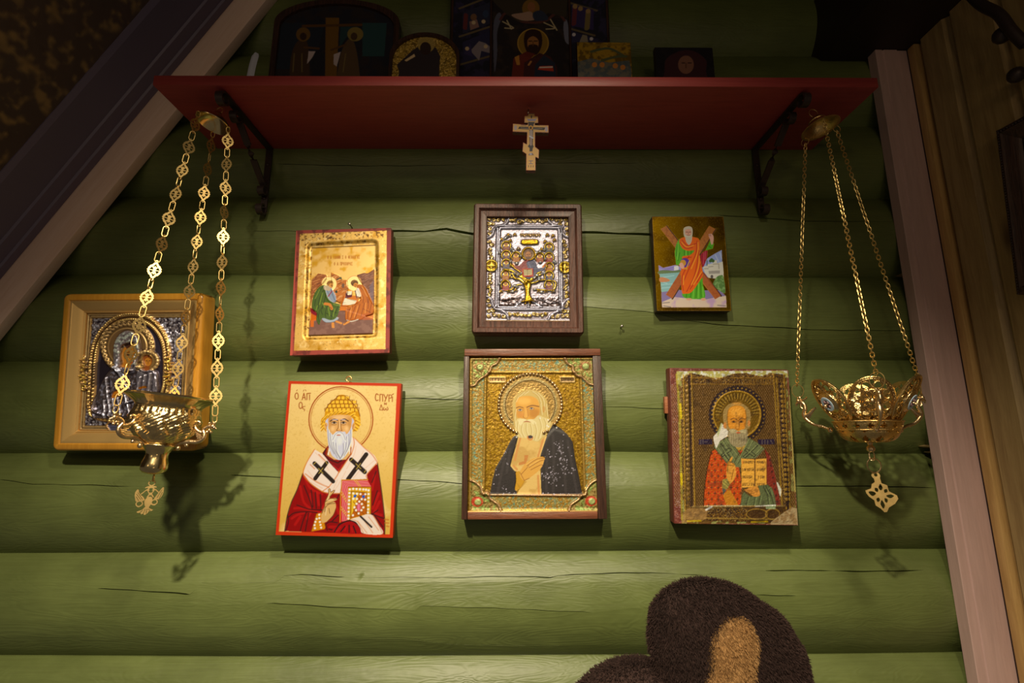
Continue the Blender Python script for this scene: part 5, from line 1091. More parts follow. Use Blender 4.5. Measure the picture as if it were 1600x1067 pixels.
# ================================================================== hanging oil lamps
def inst(src, name, parent, m):
    o = bpy.data.objects.new(name, src) if isinstance(src, bpy.types.Mesh) else src.copy()
    COL.objects.link(o); o.parent = parent; o.matrix_local = m; return o
def along(p, d, twist, up=(0.0, -1.0, 0.0)):
    """frame whose Y runs along d, turned about it by twist"""
    d = np.array(d, float); d /= np.linalg.norm(d); x = np.cross(d, up); x /= np.linalg.norm(x); z = np.cross(x, d)
    X = x*math.cos(twist)+z*math.sin(twist); Z = np.cross(X, d); return mat_of(p, X, d, Z)
def mesh_of(mb, name, mat, **k):
    o = mb.build(name, mat, **k); me = o.data; bpy.data.objects.remove(o); return me
def oval(l, w, r, n=5, k=5):
    pts = []
    for i in range(k+1): a = PI*i/k; pts.append((w*math.cos(a), l/2-w+w*math.sin(a), 0))
    for i in range(k+1): a = PI+PI*i/k; pts.append((w*math.cos(a), -l/2+w+w*math.sin(a), 0))
    return MB().tube(pts, r, n, closed=True)
def ring_mb(r, t, n=20, m=6): return MB().tube([(r*math.cos(a), r*math.sin(a), 0) for a in np.arange(n)*2*PI/n], t, m, closed=True)
LY = -0.15
def plaque_mesh():
    k = Msk(18, 27, 54)
    k.poly('7.2,4 10.8,4 13.4,7.4 14.2,7.2 17.2,11.2 16.6,11.8 17.9,13.5 16.6,15.2 17.2,15.8 14.2,19.8 13.4,19.6 10.8,23 7.2,23 4.6,19.6 3.8,19.8 .8,15.8 1.4,15.2 .1,13.5 1.4,11.8 .8,11.2 3.8,7.2 4.6,7.4')
    for hole in ('9,5.6 11.9,9.6 10,9.4 9,8.2 8,9.4 6.1,9.6', '9,21.4 11.9,17.4 10,17.6 9,18.8 8,17.6 6.1,17.4', '2.6,12.9 5.4,9.6 7.7,12.5 6.8,13', '2.6,14.1 5.4,17.4 7.7,14.5 6.8,14', '15.4,12.9 12.6,9.6 10.3,12.5 11.2,13', '15.4,14.1 12.6,17.4 10.3,14.5 11.2,14'): k.poly(hole, 0)
    k.ell(9, 2.6, 1.7); k.ell(9, 2.4, .7, None, 0); k.ell(9, 24.4, 1.7); k.ell(9, 24.6, .7, None, 0)
    mb = k.solid(0.0200, 0.0011); mb.v[0][:, 1] *= 1.27; return mb
def lamp_left():
    ctr = aty(268., 621., LY)
    root = empty('oil_lamp', 'polished brass oil lamp with flared rim hanging in front of the honey-framed icon', 'oil lamp', ctr, 'brass oil lamps hanging from the shelf')
    away = Vector((-.563, .827, 0)); tilt = Matrix.Rotation(math.radians(5.5), 4, away) @ Matrix.Diagonal((.845, .845, 1, 1))
    body = empty('bowl', parent=root); body.matrix_local = tilt
    def dRim(th, z, r): return (0.0016*abs(math.sin(th*15))*min(1, max(0, -z/.004))*min(1, max(0, (z+.0135)/.004))) if z < -.0005 else 0
    prof = [(.0, -.012), (.045, -.012), (.050, -.010), (.0735, .0008), (.0785, .0018), (.0795, .0008), (.0785, -.0006), (.071, -.003), (.064, -.0065), (.058, -.0105), (.0545, -.0145), (.054, -.0165)]
    MB().lathe(prof, 120, dRim).build('rim', MT['brass'], body, smooth=50)
    def dB(th, z, r):
        t = (-.019-z)/.056; w = math.sin(PI*min(1, max(0, t)))
        a = math.cos(6*th+2.2*math.sin(t*5)); b = math.cos(14*th-8*t); sc = math.sin(t*26)*math.cos(9*th)
        return w*(0.0026*a*abs(a)+0.0020*b*(1 if t > .45 else .4)+.0012*sc+0.0010*math.sin(34*th+60*t))+(.0012*math.sin(30*th) if t < .16 else 0)
    zz = np.linspace(-.0165, -.0745, 46); rr = np.interp(-zz, [.0165, .0185, .022, .030, .040, .050, .060, .068, .0745], [.0545, .0530, .0540, .0565, .0570, .0540, .0470, .0375, .0268])
    MB().lathe(list(zip(rr, zz)), 160, dB).build('chased_body', MT['chased'], body, smooth=60)
    MB().lathe([(.0268, -.0740), (.0292, -.0755), (.0292, -.0775), (.0268, -.0790), (.0225, -.083), (.0190, -.088), (.0182, -.0925), (.0192, -.098), (.0215, -.104), (.0224, -.110), (.0212, -.1155), (.0165, -.1195), (.008, -.1215), (.0, -.122)], 64).build('foot', MT['brass'], body, smooth=60)
    pend = empty('pendant', parent=root)
    oval(.010, .0028, .0009).xf(along((-.0115, 0, -.1275), (0, 0, 1), .7)).build('loop', MT['chain'], pend)
    k = Msk(330, 450, 110)
    k.ring(180, 32, 34, 14); k.line('120,90 150,80 180,78 205,80 232,88', 16); k.poly('135,95 155,84 205,84 222,95 205,100 150,100')
    k.line('160,100 120,130 80,170', 14, sm=0); k.line('200,100 240,130 270,160', 14, sm=0); k.line('150,140 180,190 210,140', 13, sm=0); k.line('175,165 150,215', 16); k.line('185,165 215,215', 16); k.ell(150, 125, 14, 16); k.ell(208, 125, 14, 16)
    k.poly('30,110 48,120 55,150 75,180 110,215 125,250 95,265 60,265 30,262 12,200 10,150', sm=1); k.poly('310,95 325,110 320,180 300,230 280,250 250,252 228,240 245,200 270,160 290,120', sm=1)
    k.poly('150,220 185,210 210,235 205,300 180,345 150,345 130,310 125,260', sm=1); k.ring(72, 295, 34, 14); k.ring(235, 285, 32, 14); k.line('40,310 70,335 110,300', 13); k.line('265,300 240,322 205,310', 13)
    k.poly('150,330 180,335 190,360 235,385 215,400 190,398 180,420 160,440 140,445 130,425 105,435 100,415 60,410 55,395 110,375')
    for t_ in ('30,170 80,240', '28,200 60,255', '40,150 100,240', '300,130 260,230', '310,160 285,240', '120,380 90,412', '145,370 130,430', '165,370 160,430', '180,370 205,395'): k.line(t_, 5, 0, sm=0)
    eg = k.solid(.0385, .0028); eg.xf(along((-.0150, 0, -.1575), (0, 0, 1), -0.5)).build('double_headed_eagle', MT['chain'], pend, smooth=30)
    azs = (math.radians(246), math.radians(120), math.radians(6))
    def handle(az):
        mb = MB()
        def P(r, z, o=0.0): return (r*math.cos(az)-o*math.sin(az), r*math.sin(az)+o*math.cos(az), z)
        arm = crom([(.026, -.076), (.0364, -.0705), (.050, -.0675), (.064, -.0670), (.0735, -.0620), (.0755, -.0555), (.0725, -.0500), (.072, -.0460), (.077, -.0420), (.084, -.0400)], False, 4)
        mb.tube([P(*q) for q in arm], np.interp(np.arange(len(arm)), [0, 8, 18, 26, len(arm)-1], [.0024, .0034, .0040, .0030, .0028]), 8)
        wing = crom([(.071, -.0520), (.063, -.0500), (.057, -.0460), (.054, -.0400), (.057, -.0350), (.062, -.0360), (.0615, -.0400)], False, 4); mb.tube([P(*q) for q in wing], np.linspace(.0036, .0016, len(wing)), 7)
        for q in range(7):
            t = q/6; mb.tube([P(.0735-.012*t, -.060+.013*t), P(.064-.012*t, -.061+.017*t)], .0014, 5)
        for r, z, s in ((.087, -.0405, .0042), (.090, -.0425, .0030), (.082, -.0470, .0030), (.086, -.0500, .0026), (.079, -.0500, .0026), (.0795, -.0360, .0026), (.088, -.0355, .0028), (.034, -.0790, .0042), (.048, -.0735, .0028)): mb.ball(P(r, z), s, 8, 6)
        mb.tube([P(.086, -.040), P(.0945, -.0440)], [.003, .0012], 6); mb.tube([P(.080, -.037), P(.084, -.0345), P(.0885, -.0350)], .0018, 6); mb.tube([P(.050, -.069), P(.044, -.072), P(.046, -.0755)], [.003, .0026, .0016], 6)
        mb.build('handle', MT['copper'], body, smooth=60)
        return np.array((tilt @ Vector(P(.0885, -.0335)))[:])
    ends = [handle(a) for a in azs]
    # canopy
    can = aty(333., 193., LY)-ctr
    cp = empty('canopy', parent=root); tc = Matrix.Rotation(math.radians(14), 4, away) @ Matrix.Diagonal((.9, .9, 1, 1)); cp.matrix_local = Matrix.Translation(Vector(can)) @ tc
    MB().lathe([(.0, .0185), (.008, .0178), (.018, .0125), (.0255, .0060), (.0295, .0005), (.0315, -.0010), (.0322, .0), (.0310, .0018), (.0268, .0078), (.0190, .0142), (.010, .0195), (.0075, .0230), (.006, .026), (.0, .0268)], 60).build('dish', MT['brass'], cp, smooth=50)
    ring_mb(.0065, .0008).xf(mat_of((0, 0, .0310), (1, 0, 0), (0, 0, 1), (0, -1, 0))).build('hook', MT['chain'], cp)
    pm = mesh_of(plaque_mesh(), 'plaque', MT['chain'], smooth=30); om = mesh_of(oval(.0185, .0038, .00085, 6), 'link', MT['chain']); sm_ = mesh_of(oval(.0115, .0030, .0008, 5), 'small_link', MT['chain'])
    g = np.random.default_rng(21)
    tw = {0: [1.3, .9, .2, .1, .85, 1.2, .5, .3, .95, 1.1, .4], 2: [.6, 0, .75, 1.35, .45, -.05, 1.2, 1.35, .3, .2, .5], 1: [1.3, 1.35, .55, .5, .3, .1, .9, 1.2, .5, .3, .2]}
    for i, (pa, e) in enumerate(zip(((306., 203.), (334., 213.), (357., 206.)), ends)):
        p0 = can+np.array((tc @ Vector((.0312*math.cos(azs[i]), .0312*math.sin(azs[i]), -.001)))[:])
        ch = empty('chain', parent=root); d = e-p0; L = np.linalg.norm(d); u = d/L
        inst(sm_, 'small_link', ch, along(p0+u*.004, u, g.uniform(0, 1)))
        s = .0095; j = 0; odd = 0
        n = max(1, round((L-.0095-.012)/.0485)); pitch = (L-.0095-.0135)/n
        inst(sm_, 'small_link', ch, along(e-u*.0055, u, .5))
        for j in range(n):
            a = s+j*pitch; t_ = tw[i][j % 11]
            inst(pm, 'plaque', ch, along(p0+u*(a+.0175), u, t_)); inst(om, 'link', ch, along(p0+u*(a+.0175+pitch/2), u, t_*.4+(1.3 if g.random() < .3 else .2)))
    return root
lamp_left()

def lamp_right():
    ctr = aty(1350.5, 629., LY)
    root = empty('oil_lamp', 'openwork brass oil lamp with enamel discs hanging at right beside the worn icon', 'oil lamp', ctr, 'brass oil lamps hanging from the shelf')
    bowl = empty('bowl', parent=root); bowl.scale = (.86, .86, 1); away = Vector((.587, .81, 0))
    hz = [math.radians(a) for a in (-116, 123, 4)]; ez = [math.radians(a) for a in (-177, -56, 63)]
    def petal(az, enamel):
        til = math.radians(33); out = np.array([math.cos(az), math.sin(az), 0]); tan = np.array([-math.sin(az), math.cos(az), 0]); upv = np.array([0, 0, 1.])*math.cos(til)+out*math.sin(til); nrm = np.cross(tan, upv)
        o = out*.0660+np.array([0, 0, .000])+(out*.004 if enamel else 0); m = mat_of(o, tan, upv, nrm)
        hw, hh = (.0365, .0430) if enamel else (.0350, .0405)
        mb = MB(); na, nr = 72, 22; V = []; F = []
        R = np.linspace(.20, 1.0, nr)
        for r in R:
            for j in range(na):
                a = 2*PI*j/na; V.append((hw*r*math.cos(a), hh*r*math.sin(a), .010*(r*r)*(-.35)-.006*abs(math.cos(a))*r*r*.5))
        for i in range(nr-1):
            r = (R[i]+R[i+1])/2
            for j in range(na):
                a = 2*PI*(j+.5)/na
                n = 8 if not enamel else 9; ph = (a*n/(2*PI)) % 1; hole = False
                if .52 < r < .84: w_ = .34*math.sin(PI*(r-.52)/.32); hole = abs(ph-.5) < w_
                if .66 < r < .90: w_ = .20*math.sin(PI*(r-.66)/.24); hole = hole or min(ph, 1-ph) < w_
                if not hole: F.append((i*na+j, (i+1)*na+j, (i+1)*na+(j+1) % na, i*na+(j+1) % na))
        mb.add(V, F); pl = mb.xf(m).build('petal', MT['filig'], bowl, smooth=50, solid=.0012)
        mb = MB()
        def pt(r, a, dz=.0016): return (hw*r*math.cos(a), hh*r*math.sin(a), .010*(r*r)*(-.35)-.006*abs(math.cos(a))*r*r*.5+dz)
        for r, t_ in ((1.0, .0016), (.93, .0007), (.49, .0010)): mb.tube([pt(r, 2*PI*j/60) for j in range(60)], t_, 5, closed=True)
        n = 9 if enamel else 8
        for q in range(n):
            a0 = 2*PI*(q+.5)/n; P = []
            for s_ in np.linspace(0, 2*PI, 14, endpoint=False): P.append(pt(.68+.175*math.cos(s_), a0+.30*math.sin(s_)*(1-.2*math.cos(s_))))
            mb.tube(P, .0010, 5, closed=True)
            if not enamel:
                P = [pt(.30+.16*math.cos(s_), a0+.30*math.sin(s_)) for s_ in np.linspace(0, 2*PI, 10, endpoint=False)]; mb.tube(P, .0011, 5, closed=True)
        for q in range(40): a = 2*PI*q/40; mb.ball(pt(.965, a, .0014), .0012, 5, 4)
        mb.xf(m).build('petal_tracery', MT['copper'] if False else MT['filig'], bowl, smooth=60)
        if enamel:
            en = empty('enamel_disc', parent=bowl); en.matrix_local = m @ Matrix.Translation((0, 0, .001))
            MB().lathe([(.0, -.004), (.0205, -.004), (.0195, .0005), (.0165, .0020), (.0150, .0040), (.0140, .0044), (.0, .0044)], 36).build('seat', MT['chased'], en, smooth=40)
            MB().lathe([(.0082, .0044), (.0084, .0052), (.0128, .0052), (.0134, .0044)], 36).build('pale_ring', MT['enamel_w'], en)
            MB().lathe([(.0, .0047), (.0086, .0047), (.0088, .0040)], 30).build('dark_field', MT['enamel_k'], en)
            for q in range(4):
                a = q*PI/2+.6; MB().ball((.0056*math.cos(a), .0056*math.sin(a), .0050), .0022, 8, 5, (1.25, 1.25, .5)).build('pink_petal', MT['enamel_p'], en)
            MB().lathe([(.0, .012), (.0018, .0118), (.0028, .0100), (.0026, .0082), (.0016, .0070), (.0018, .0048)], 14).build('stud', MT['copper'], en)
        else:
            MB().lathe([(.0, .0050), (.0022, .0042), (.0040, .0020), (.0048, -.0010)], 16).xf(m).build('boss', MT['copper'], bowl)
    for a in hz: petal(a, False)
    for a in ez: petal(a, True)
    # lower cup, pierced
    mb = MB(); V = []; F = []; na, nz = 96, 14
    pr = np.array([(.0560, -.030), (.0545, -.038), (.0515, -.043), (.0500, -.0455), (.0490, -.049), (.0450, -.0555), (.0390, -.0605), (.0300, -.0635), (.018, -.0650), (.002, -.0655)]); tt = np.linspace(0, len(pr)-1, nz+10)
    pp = np.stack([np.interp(tt, np.arange(len(pr)), pr[:, k]) for k in (0, 1)], 1); nz = len(pp)
    for r, z in pp:
        for j in range(na): a = 2*PI*j/na; V.append((r*math.cos(a), r*math.sin(a), z))
    for i in range(nz-1):
        for j in range(na):
            ph = (j/na*12) % 1; t_ = (i-11)/8.0
            if i < 10: ph = (j/na*16+.5*(i > 4)) % 1; t_ = (i-.2)/4.6 if i < 5 else (i-4.8)/4.6
            if 0 < t_ < 1 and abs(ph-.5) < .32*math.sin(PI*t_): continue
            F.append((i*na+j, (i+1)*na+j, (i+1)*na+(j+1) % na, i*na+(j+1) % na))
    mb.add(V, F); mb.build('lower_cup', MT['filig'], bowl, smooth=50, solid=.0012)
    mb = MB()
    for rr_, zz_ in ((.0505, -.0445), (.0565, -.031)): mb.tube([(rr_*math.cos(a), rr_*math.sin(a), zz_) for a in np.arange(60)*2*PI/60], .0013, 5, closed=True)
    mb.build('cup_rings', MT['filig'], bowl)
    # inner glass cup holder ring
    MB().lathe([(.0, -.034), (.030, -.034), (.040, -.026), (.042, -.022), (.038, -.026), (.030, -.036), (.0, -.036)], 40).build('glass_holder', MT['filig'], bowl, smooth=50)
    tops = []
    for az in hz:
        mb = MB()
        def P(r, z, o=0.0): return (r*math.cos(az)-o*math.sin(az), r*math.sin(az)+o*math.cos(az), z)
        arm = crom([(.062, -.045), (.0700, -.0420), (.0815, -.0375), (.0950, -.0345), (.1070, -.0270), (.1130, -.0190), (.1120, -.0120), (.1090, -.0060), (.1100, .0010), (.1150, .0060), (.1210, .0065)], False, 4)
        mb.tube([P(*q) for q in arm], np.interp(np.arange(len(arm)), [0, 12, 22, 30, len(arm)-1], [.0022, .0026, .0042, .0034, .0030]), 8)
        wing = crom([(.112, -.020), (.104, -.017), (.097, -.0115), (.092, -.0070), (.088, -.0060)], False, 4); mb.tube([P(*q) for q in wing], np.linspace(.0044, .0016, len(wing)), 7)
        for q in range(6): t_ = q/5; mb.tube([P(.108-.012*t_, -.024+.010*t_), P(.103-.011*t_, -.0235+.016*t_), P(.100-.010*t_, -.012+.008*t_)], .0012, 5)
        mb.tube([P(.113, .006), P(.116, .0100), P(.109, .0105), P(.105, .0125), P(.104, .0155)], [.0022, .0022, .0018, .0016, .0012], 6); mb.tube([P(.119, .006), P(.126, .0035), P(.1265, -.001)], [.0030, .0024, .0012], 6); mb.tube([P(.1165, .004), P(.118, -.003), P(.114, -.0055)], [.0022, .0018, .0012], 6)
        mb.tube([P(.1200+.0028*math.cos(a), .0128+.0032*math.sin(a)) for a in np.arange(12)*2*PI/12], .0011, 5, closed=True)
        for r, z, s in ((.066, -.0440, .0050), (.1215, .0085, .0040), (.086, -.0375, .0028)): mb.ball(P(r, z), s, 8, 6)
        mb.build('handle', MT['copper'], bowl, smooth=60)
        rp = np.array(P(.1205, .0270)); tops.append(rp*np.array([.86, .86, 1])); n_ = np.array([math.sin(az+.9), -math.cos(az+.9), 0])
        ring_mb(.0120, .0007, 24).xf(mat_of(rp, np.cross([0, 0, 1.], n_), (0, 0, 1), n_)).build('ring', MT['chain'], bowl)
    # finial and pendant
    MB().lathe([(.0, -.0640), (.0045, -.0650), (.0045, -.0675), (.0030, -.0685), (.0062, -.0715), (.0074, -.0745), (.0062, -.0780), (.0028, -.0800), (.0, -.0802)], 20).build('finial', MT['copper'], bowl, smooth=60)
    pend = empty('pendant', parent=root)
    oval(.014, .0035, .0010).xf(along((.0005, 0, -.0860), (0, 0, 1), .9)).build('loop', MT['copper'], pend); ring_mb(.0112, .0010, 28).xf(mat_of((.0020, 0, -.1010), (1, 0, 0), (0, 0, 1), (0, -1, 0))).build('ring', MT['copper'], pend)
    k = Msk(170, 235, 100)
    k.ell(70, 22, 22); k.poly('55,25 88,25 95,65 122,75 128,110 165,130 170,150 152,180 120,205 108,232 95,235 78,215 55,200 50,170 25,150 12,130 10,115 40,100 45,75 62,60', sm=0); k.ell(70, 18, 9, None, 0)
    cx, cy = 88, 135
    for t_ in ('88,70 98,92 88,108 78,92', '88,165 100,192 92,214 80,190', '25,122 48,118 62,130 42,145', '150,135 132,128 112,138 132,150', '60,95 74,100 72,118 58,112', '118,98 104,104 106,120 120,114', '62,160 74,152 78,168 66,178', '118,160 104,152 102,170 112,178'): k.poly(t_, 0, sm=1)
    pm = k.solid(.0445, .0030); pm.xf(along((.0060, 0, -.1420), (0.04, 0, 1), 0.45)).build('pierced_cross', MT['chain'], pend, smooth=30)
    # canopy
    can = aty(1282., 200., LY)-ctr; tc = Matrix.Rotation(math.radians(-13), 4, away) @ Matrix.Diagonal((.9, .9, 1, 1))
    cp = empty('canopy', parent=root); cp.matrix_local = Matrix.Translation(Vector(can)) @ tc
    MB().lathe([(.0, .0160), (.010, .0150), (.0170, .0095), (.0200, .0040), (.0290, .0010), (.0345, -.0012), (.0362, -.0008), (.0358, .0006), (.0300, .0028), (.0215, .0060), (.0180, .0125), (.0160, .0150), (.0165, .0165), (.0125, .0180), (.0100, .0240), (.0060, .0270), (.0, .0280)], 60).build('bell', MT['filig'], cp, smooth=50)
    ring_mb(.0090, .0008).xf(mat_of((0, 0, .0350), (1, 0, 0), (0, 0, 1), (0, -1, 0))).build('hook', MT['chain'], cp)
    om = mesh_of(oval(.0088, .0026, .00072, 4, 4), 'link', MT['chain'])
    for az, tp in zip(hz, tops):
        p0 = can+np.array((tc @ Vector((.0345*math.cos(az), .0345*math.sin(az), -.006)))[:]); ch = empty('chain', parent=root)
        n_ = np.array([math.sin(az), -math.cos(az), 0.]); ring_mb(.0068, .0006, 16).xf(mat_of(p0, np.cross([0, 0, 1.], n_), (0, 0, 1), n_)).build('ring', MT['chain'], ch)
        e = tp+np.array([0, 0, .0120]); s0 = p0+np.array([0, 0, -.0065]); d = e-s0; L = np.linalg.norm(d); n = int(L/.0066); u = d/L
        for j in range(n+1):
            q = s0+d*(j/n); q[2] -= 0.004*math.sin(PI*j/n)*abs(u[0]); inst(om, 'link', ch, along(q, u, (j % 2)*PI/2+.35*math.sin(j*.21)+.5))
lamp_right()

# ================================================================== wall cross hung below the shelf
def wall_cross():
    y0 = -0.142; o = aty(829., 222., y0); fr = (o, np.array([1., 0, 0.02]), np.array([-0.02, 0, 1.]), np.array([0, -1., 0]))
    root = empty('painted_cross', 'small painted eight-pointed cross with red edges hanging below the middle of the shelf', 'cross'); root.matrix_world = mat_of(*fr)
    pts = '342,205 425,205 425,240 465,240 465,322 425,322 425,345 588,348 588,437 428,432 428,605 474,640 470,745 433,725 433,885 320,885 322,690 277,660 285,550 328,575 332,432 160,425 163,328 340,342 340,320 300,320 300,235 342,235'
    rect = (-.047, -.058, .047, .058); c = Cv(fr, rect, 0.0, .00055, '9a2a18', 0, .5, gain=.72); c.cr('X')
    keep = c.poly(pts, None, sm=0); px = np.array([[float(a) for a in q.split(',')] for q in pts.split()])
    P = c.P(pts); x0, y0_, x1, y1 = rect; loc = [(x0+a/c.W*(x1-x0), y1-b/c.H*(y1-y0_)) for a, b in P]
    MB().prism(loc, -.010, -.0003).build('board', plain('cross_wood', rgba('5a3018'), .5), root, smooth=20)
    inn = boxblur(keep, 3) > .82; c.put(inn.astype(float), 'b88a4c'); K = '231c1c'
    c.poly('345,310 425,310 410,340 402,372 560,375 530,408 405,400 400,580 412,600 400,620 395,660 360,660 362,620 340,600 362,570 358,400 225,392 240,365 350,368', K, sm=0); c.line('380,420 380,480', 40, '8f7a68'); c.line('380,480 378,580', 26, '8a7060'); c.line('365,480 400,500', 20, 'a8a098'); c.ell(376, 378, 26, 26, 'c88a3a'); c.ell(376, 380, 14, 17, '2a1812'); c.line('260,380 360,390', 9, '7a6450', sm=0); c.line('400,395 510,388', 9, '7a6450', sm=0)
    c.poly('328,265 345,275 425,275 445,262 430,300 345,300', '7d7078', sm=0); c.line('384,238 384,262', 16, '403028', sm=0); c.ell(196, 378, 18, 30, '9a8478'); c.ell(560, 395, 18, 32, '9a8478'); c.poly('345,705 360,680 395,675 415,705', '5a4438', sm=0); c.ell(376, 690, 16, 12, '9a8a80'); c.lines('355,770 400,770|376,770 376,800|355,805 400,805', 9, '5a5058', sm=0); c.lines('350,825 350,845|378,825 378,845|404,825 404,845|440,345 480,350|260,345 320,350', 9, '4a3428', sm=0)
    c.mesh('painted_face', MT['panel'], root, keep=keep)
    b = MB(); b.tube([(-.002, .072, -.006), (-.0025, .064, -.003), (-.002, .056, -.006)], .0012, 6); b.build('hanging_loop', MT['steel'], root)
wall_cross()

# ================================================================== icons standing on the shelf
ZT = SZ+STH+0.0006
def stand(name, label, xa, xb, ytop, y, t, cell, base, fn, frame=None, arch=0.0, m=0.0, grp='icons standing on the red shelf', hmin=0.0, fmat='oldwood', fw=.012):
    a = aty(float(xa), 60., y); b = aty(float(xb), 60., y); top = aty((xa+xb)/2., float(ytop), y)
    w = b[0]-a[0]; h = top[2]-ZT; o = np.array([(a[0]+b[0])/2, y, ZT])
    root = empty(name, label, 'icon', o, grp); fr = (o, np.array([1., 0, 0]), np.array([0, 0, 1.]), np.array([0, -1., 0])); root.matrix_world = mat_of(*fr)
    def shape(ww, hh, b0, n=24):
        if not arch: return [(-ww/2, b0), (ww/2, b0), (ww/2, hh), (-ww/2, hh)]
        return [(-ww/2, b0), (ww/2, b0)]+[(ww/2*math.cos(q), hh-arch+arch*math.sin(q)) for q in np.linspace(0, PI, n)]
    MB().prism(shape(w, h, 0), -t, -.0008).build('board', MT[fmat], root, smooth=30)
    ins = fw if frame else 0.0005
    if frame:
        A = shape(w, h, 0); B = shape(w-2*ins, h-ins, ins); P = np.array([[(x, q, -.001) for x, q in A], [(x, q, .006) for x, q in A], [(x, q, .006) for x, q in B], [(x, q, -.001) for x, q in B]]); MB().grid(P, closed_v=True).build('frame', MT[fmat], root, smooth=30)
    c = Cv(fr, (-w/2+ins, ins, w/2-ins, h-ins), 0.0, cell, base, m, .42, gain=1.7)
    fn(c); keep = None
    if arch: keep = c.fill(c.uv(np.array(shape(w-2*ins, h-ins, ins))))
    c.mesh('painted_panel', MT['panel'], root, keep=keep)
def p_cruc(c):
    c.cr('T1'); one = np.ones_like(c.z); c.wear(one, '241c18', 40)
    c.poly('330,540 330,180 590,180 590,540', '1e2022', sm=0); c.poly('1030,440 1030,180 1220,180 1200,440', '243630', sm=0); c.poly('600,210 730,210 680,400 600,380', '1e2022', sm=0); c.poly('860,210 1000,210 900,300 850,380', '22302c', sm=0)
    c.poly('740,600 745,140 850,140 830,600', '5f4018', sm=0); c.line('570,205 1020,195', 26, '4a2f14', sm=0); c.poly('480,700 470,480 520,330 600,330 620,560 600,700', '3a2818'); c.poly('840,700 850,480 900,330 960,320 1000,500 1000,700', '4a3620'); c.ell(570, 270, 55, 55, '5c401c'); c.ell(570, 285, 26, 30, '2e1c12'); c.ell(975, 268, 62, 55, '6f5a2c'); c.ell(965, 285, 26, 30, '3e2a18')
    c.poly('612,400 665,402 640,450 600,500', 'a08a78', sm=0); c.poly('808,425 862,405 830,520 806,500', 'a08a78', sm=0); c.lines('580,370 690,380|790,390 900,350', 20, '4a3018'); c.lines('500,420 490,560|560,420 560,560|900,420 880,560', 10, '6f5a30', a=.6)
stand('framed_icon', 'tall dark framed crucifixion icon with two haloed figures, leftmost on the shelf', 428, 624, 2, -0.022, .016, .0012, '1c1a1c', p_cruc, frame=True, arch=0.06)
def p_arch(c):
    c.cr('T2'); one = np.ones_like(c.z); c.wear(one, '6a5020', 8, .4, .6); c.wear(one, 'd0a85a', 4, .55, .75, 2); c.z += (c.noise(6, 2)-.5)*.0015
    c.poly('70,330 60,300 130,235 160,215 240,220 260,260 255,330 255,420 60,420', '2a211e', sm=0, m=0); c.ell(195, 205, 40, 40, '94783e', m=.4); c.ell(192, 225, 26, 30, '2a1c14', m=0); c.poly('95,280 140,250 145,262 105,285', 'b89868', sm=0)
stand('arched_icon', 'small arched gold-ground icon with a dark figure, left of the folding icon', 611, 719, 54, -0.085, .014, .0009, '9a7834', p_arch, frame=True, arch=.055, m=.55, fw=.006)
def p_gold(c):
    one = np.ones_like(c.z); c.wear(one, '5a4214', 16, .4, .6); c.cr('T2'); c.poly('885,330 885,290 960,270 1040,290 1135,280 1145,330 1145,420 885,420', '3a4a4a', sm=0, m=0, a=.7); c.lines('960,240 1040,225 1110,260|1010,280 1080,262 1120,262', 14, '4a4a2c'); c.dots('975,300 1010,300 1070,305 1105,312', 12, 'a06430', m=0); c.line('930,210 1100,208', 7, '7a5c20')
    c.rect
stand('gold_icon', 'small flat gold-ground icon standing right of the big folding icon', 901, 985, 66, -0.095, .014, .0009, '8f6c26', p_gold, m=.3, fmat='darkboard')
def p_dark(c):
    c.cr('T2'); one = np.ones_like(c.z); c.wear(one, '1a1412', 20); c.poly('1300,330 1310,270 1380,235 1440,240 1490,280 1490,330 1490,420 1300,420', '331a18'); c.ell(1398, 300, 36, 42, '6f4a34'); c.lines('1380,292 1392,292|1408,292 1422,292', 6, '2a160e', sm=0); c.line('1398,295 1398,315', 5, '4a2c1c')
stand('dark_icon', 'very dark portrait icon with a faint face, rightmost on the shelf', 1022, 1112, 74, -0.07, .012, .001, '14100f', p_dark, fmat='darkboard')
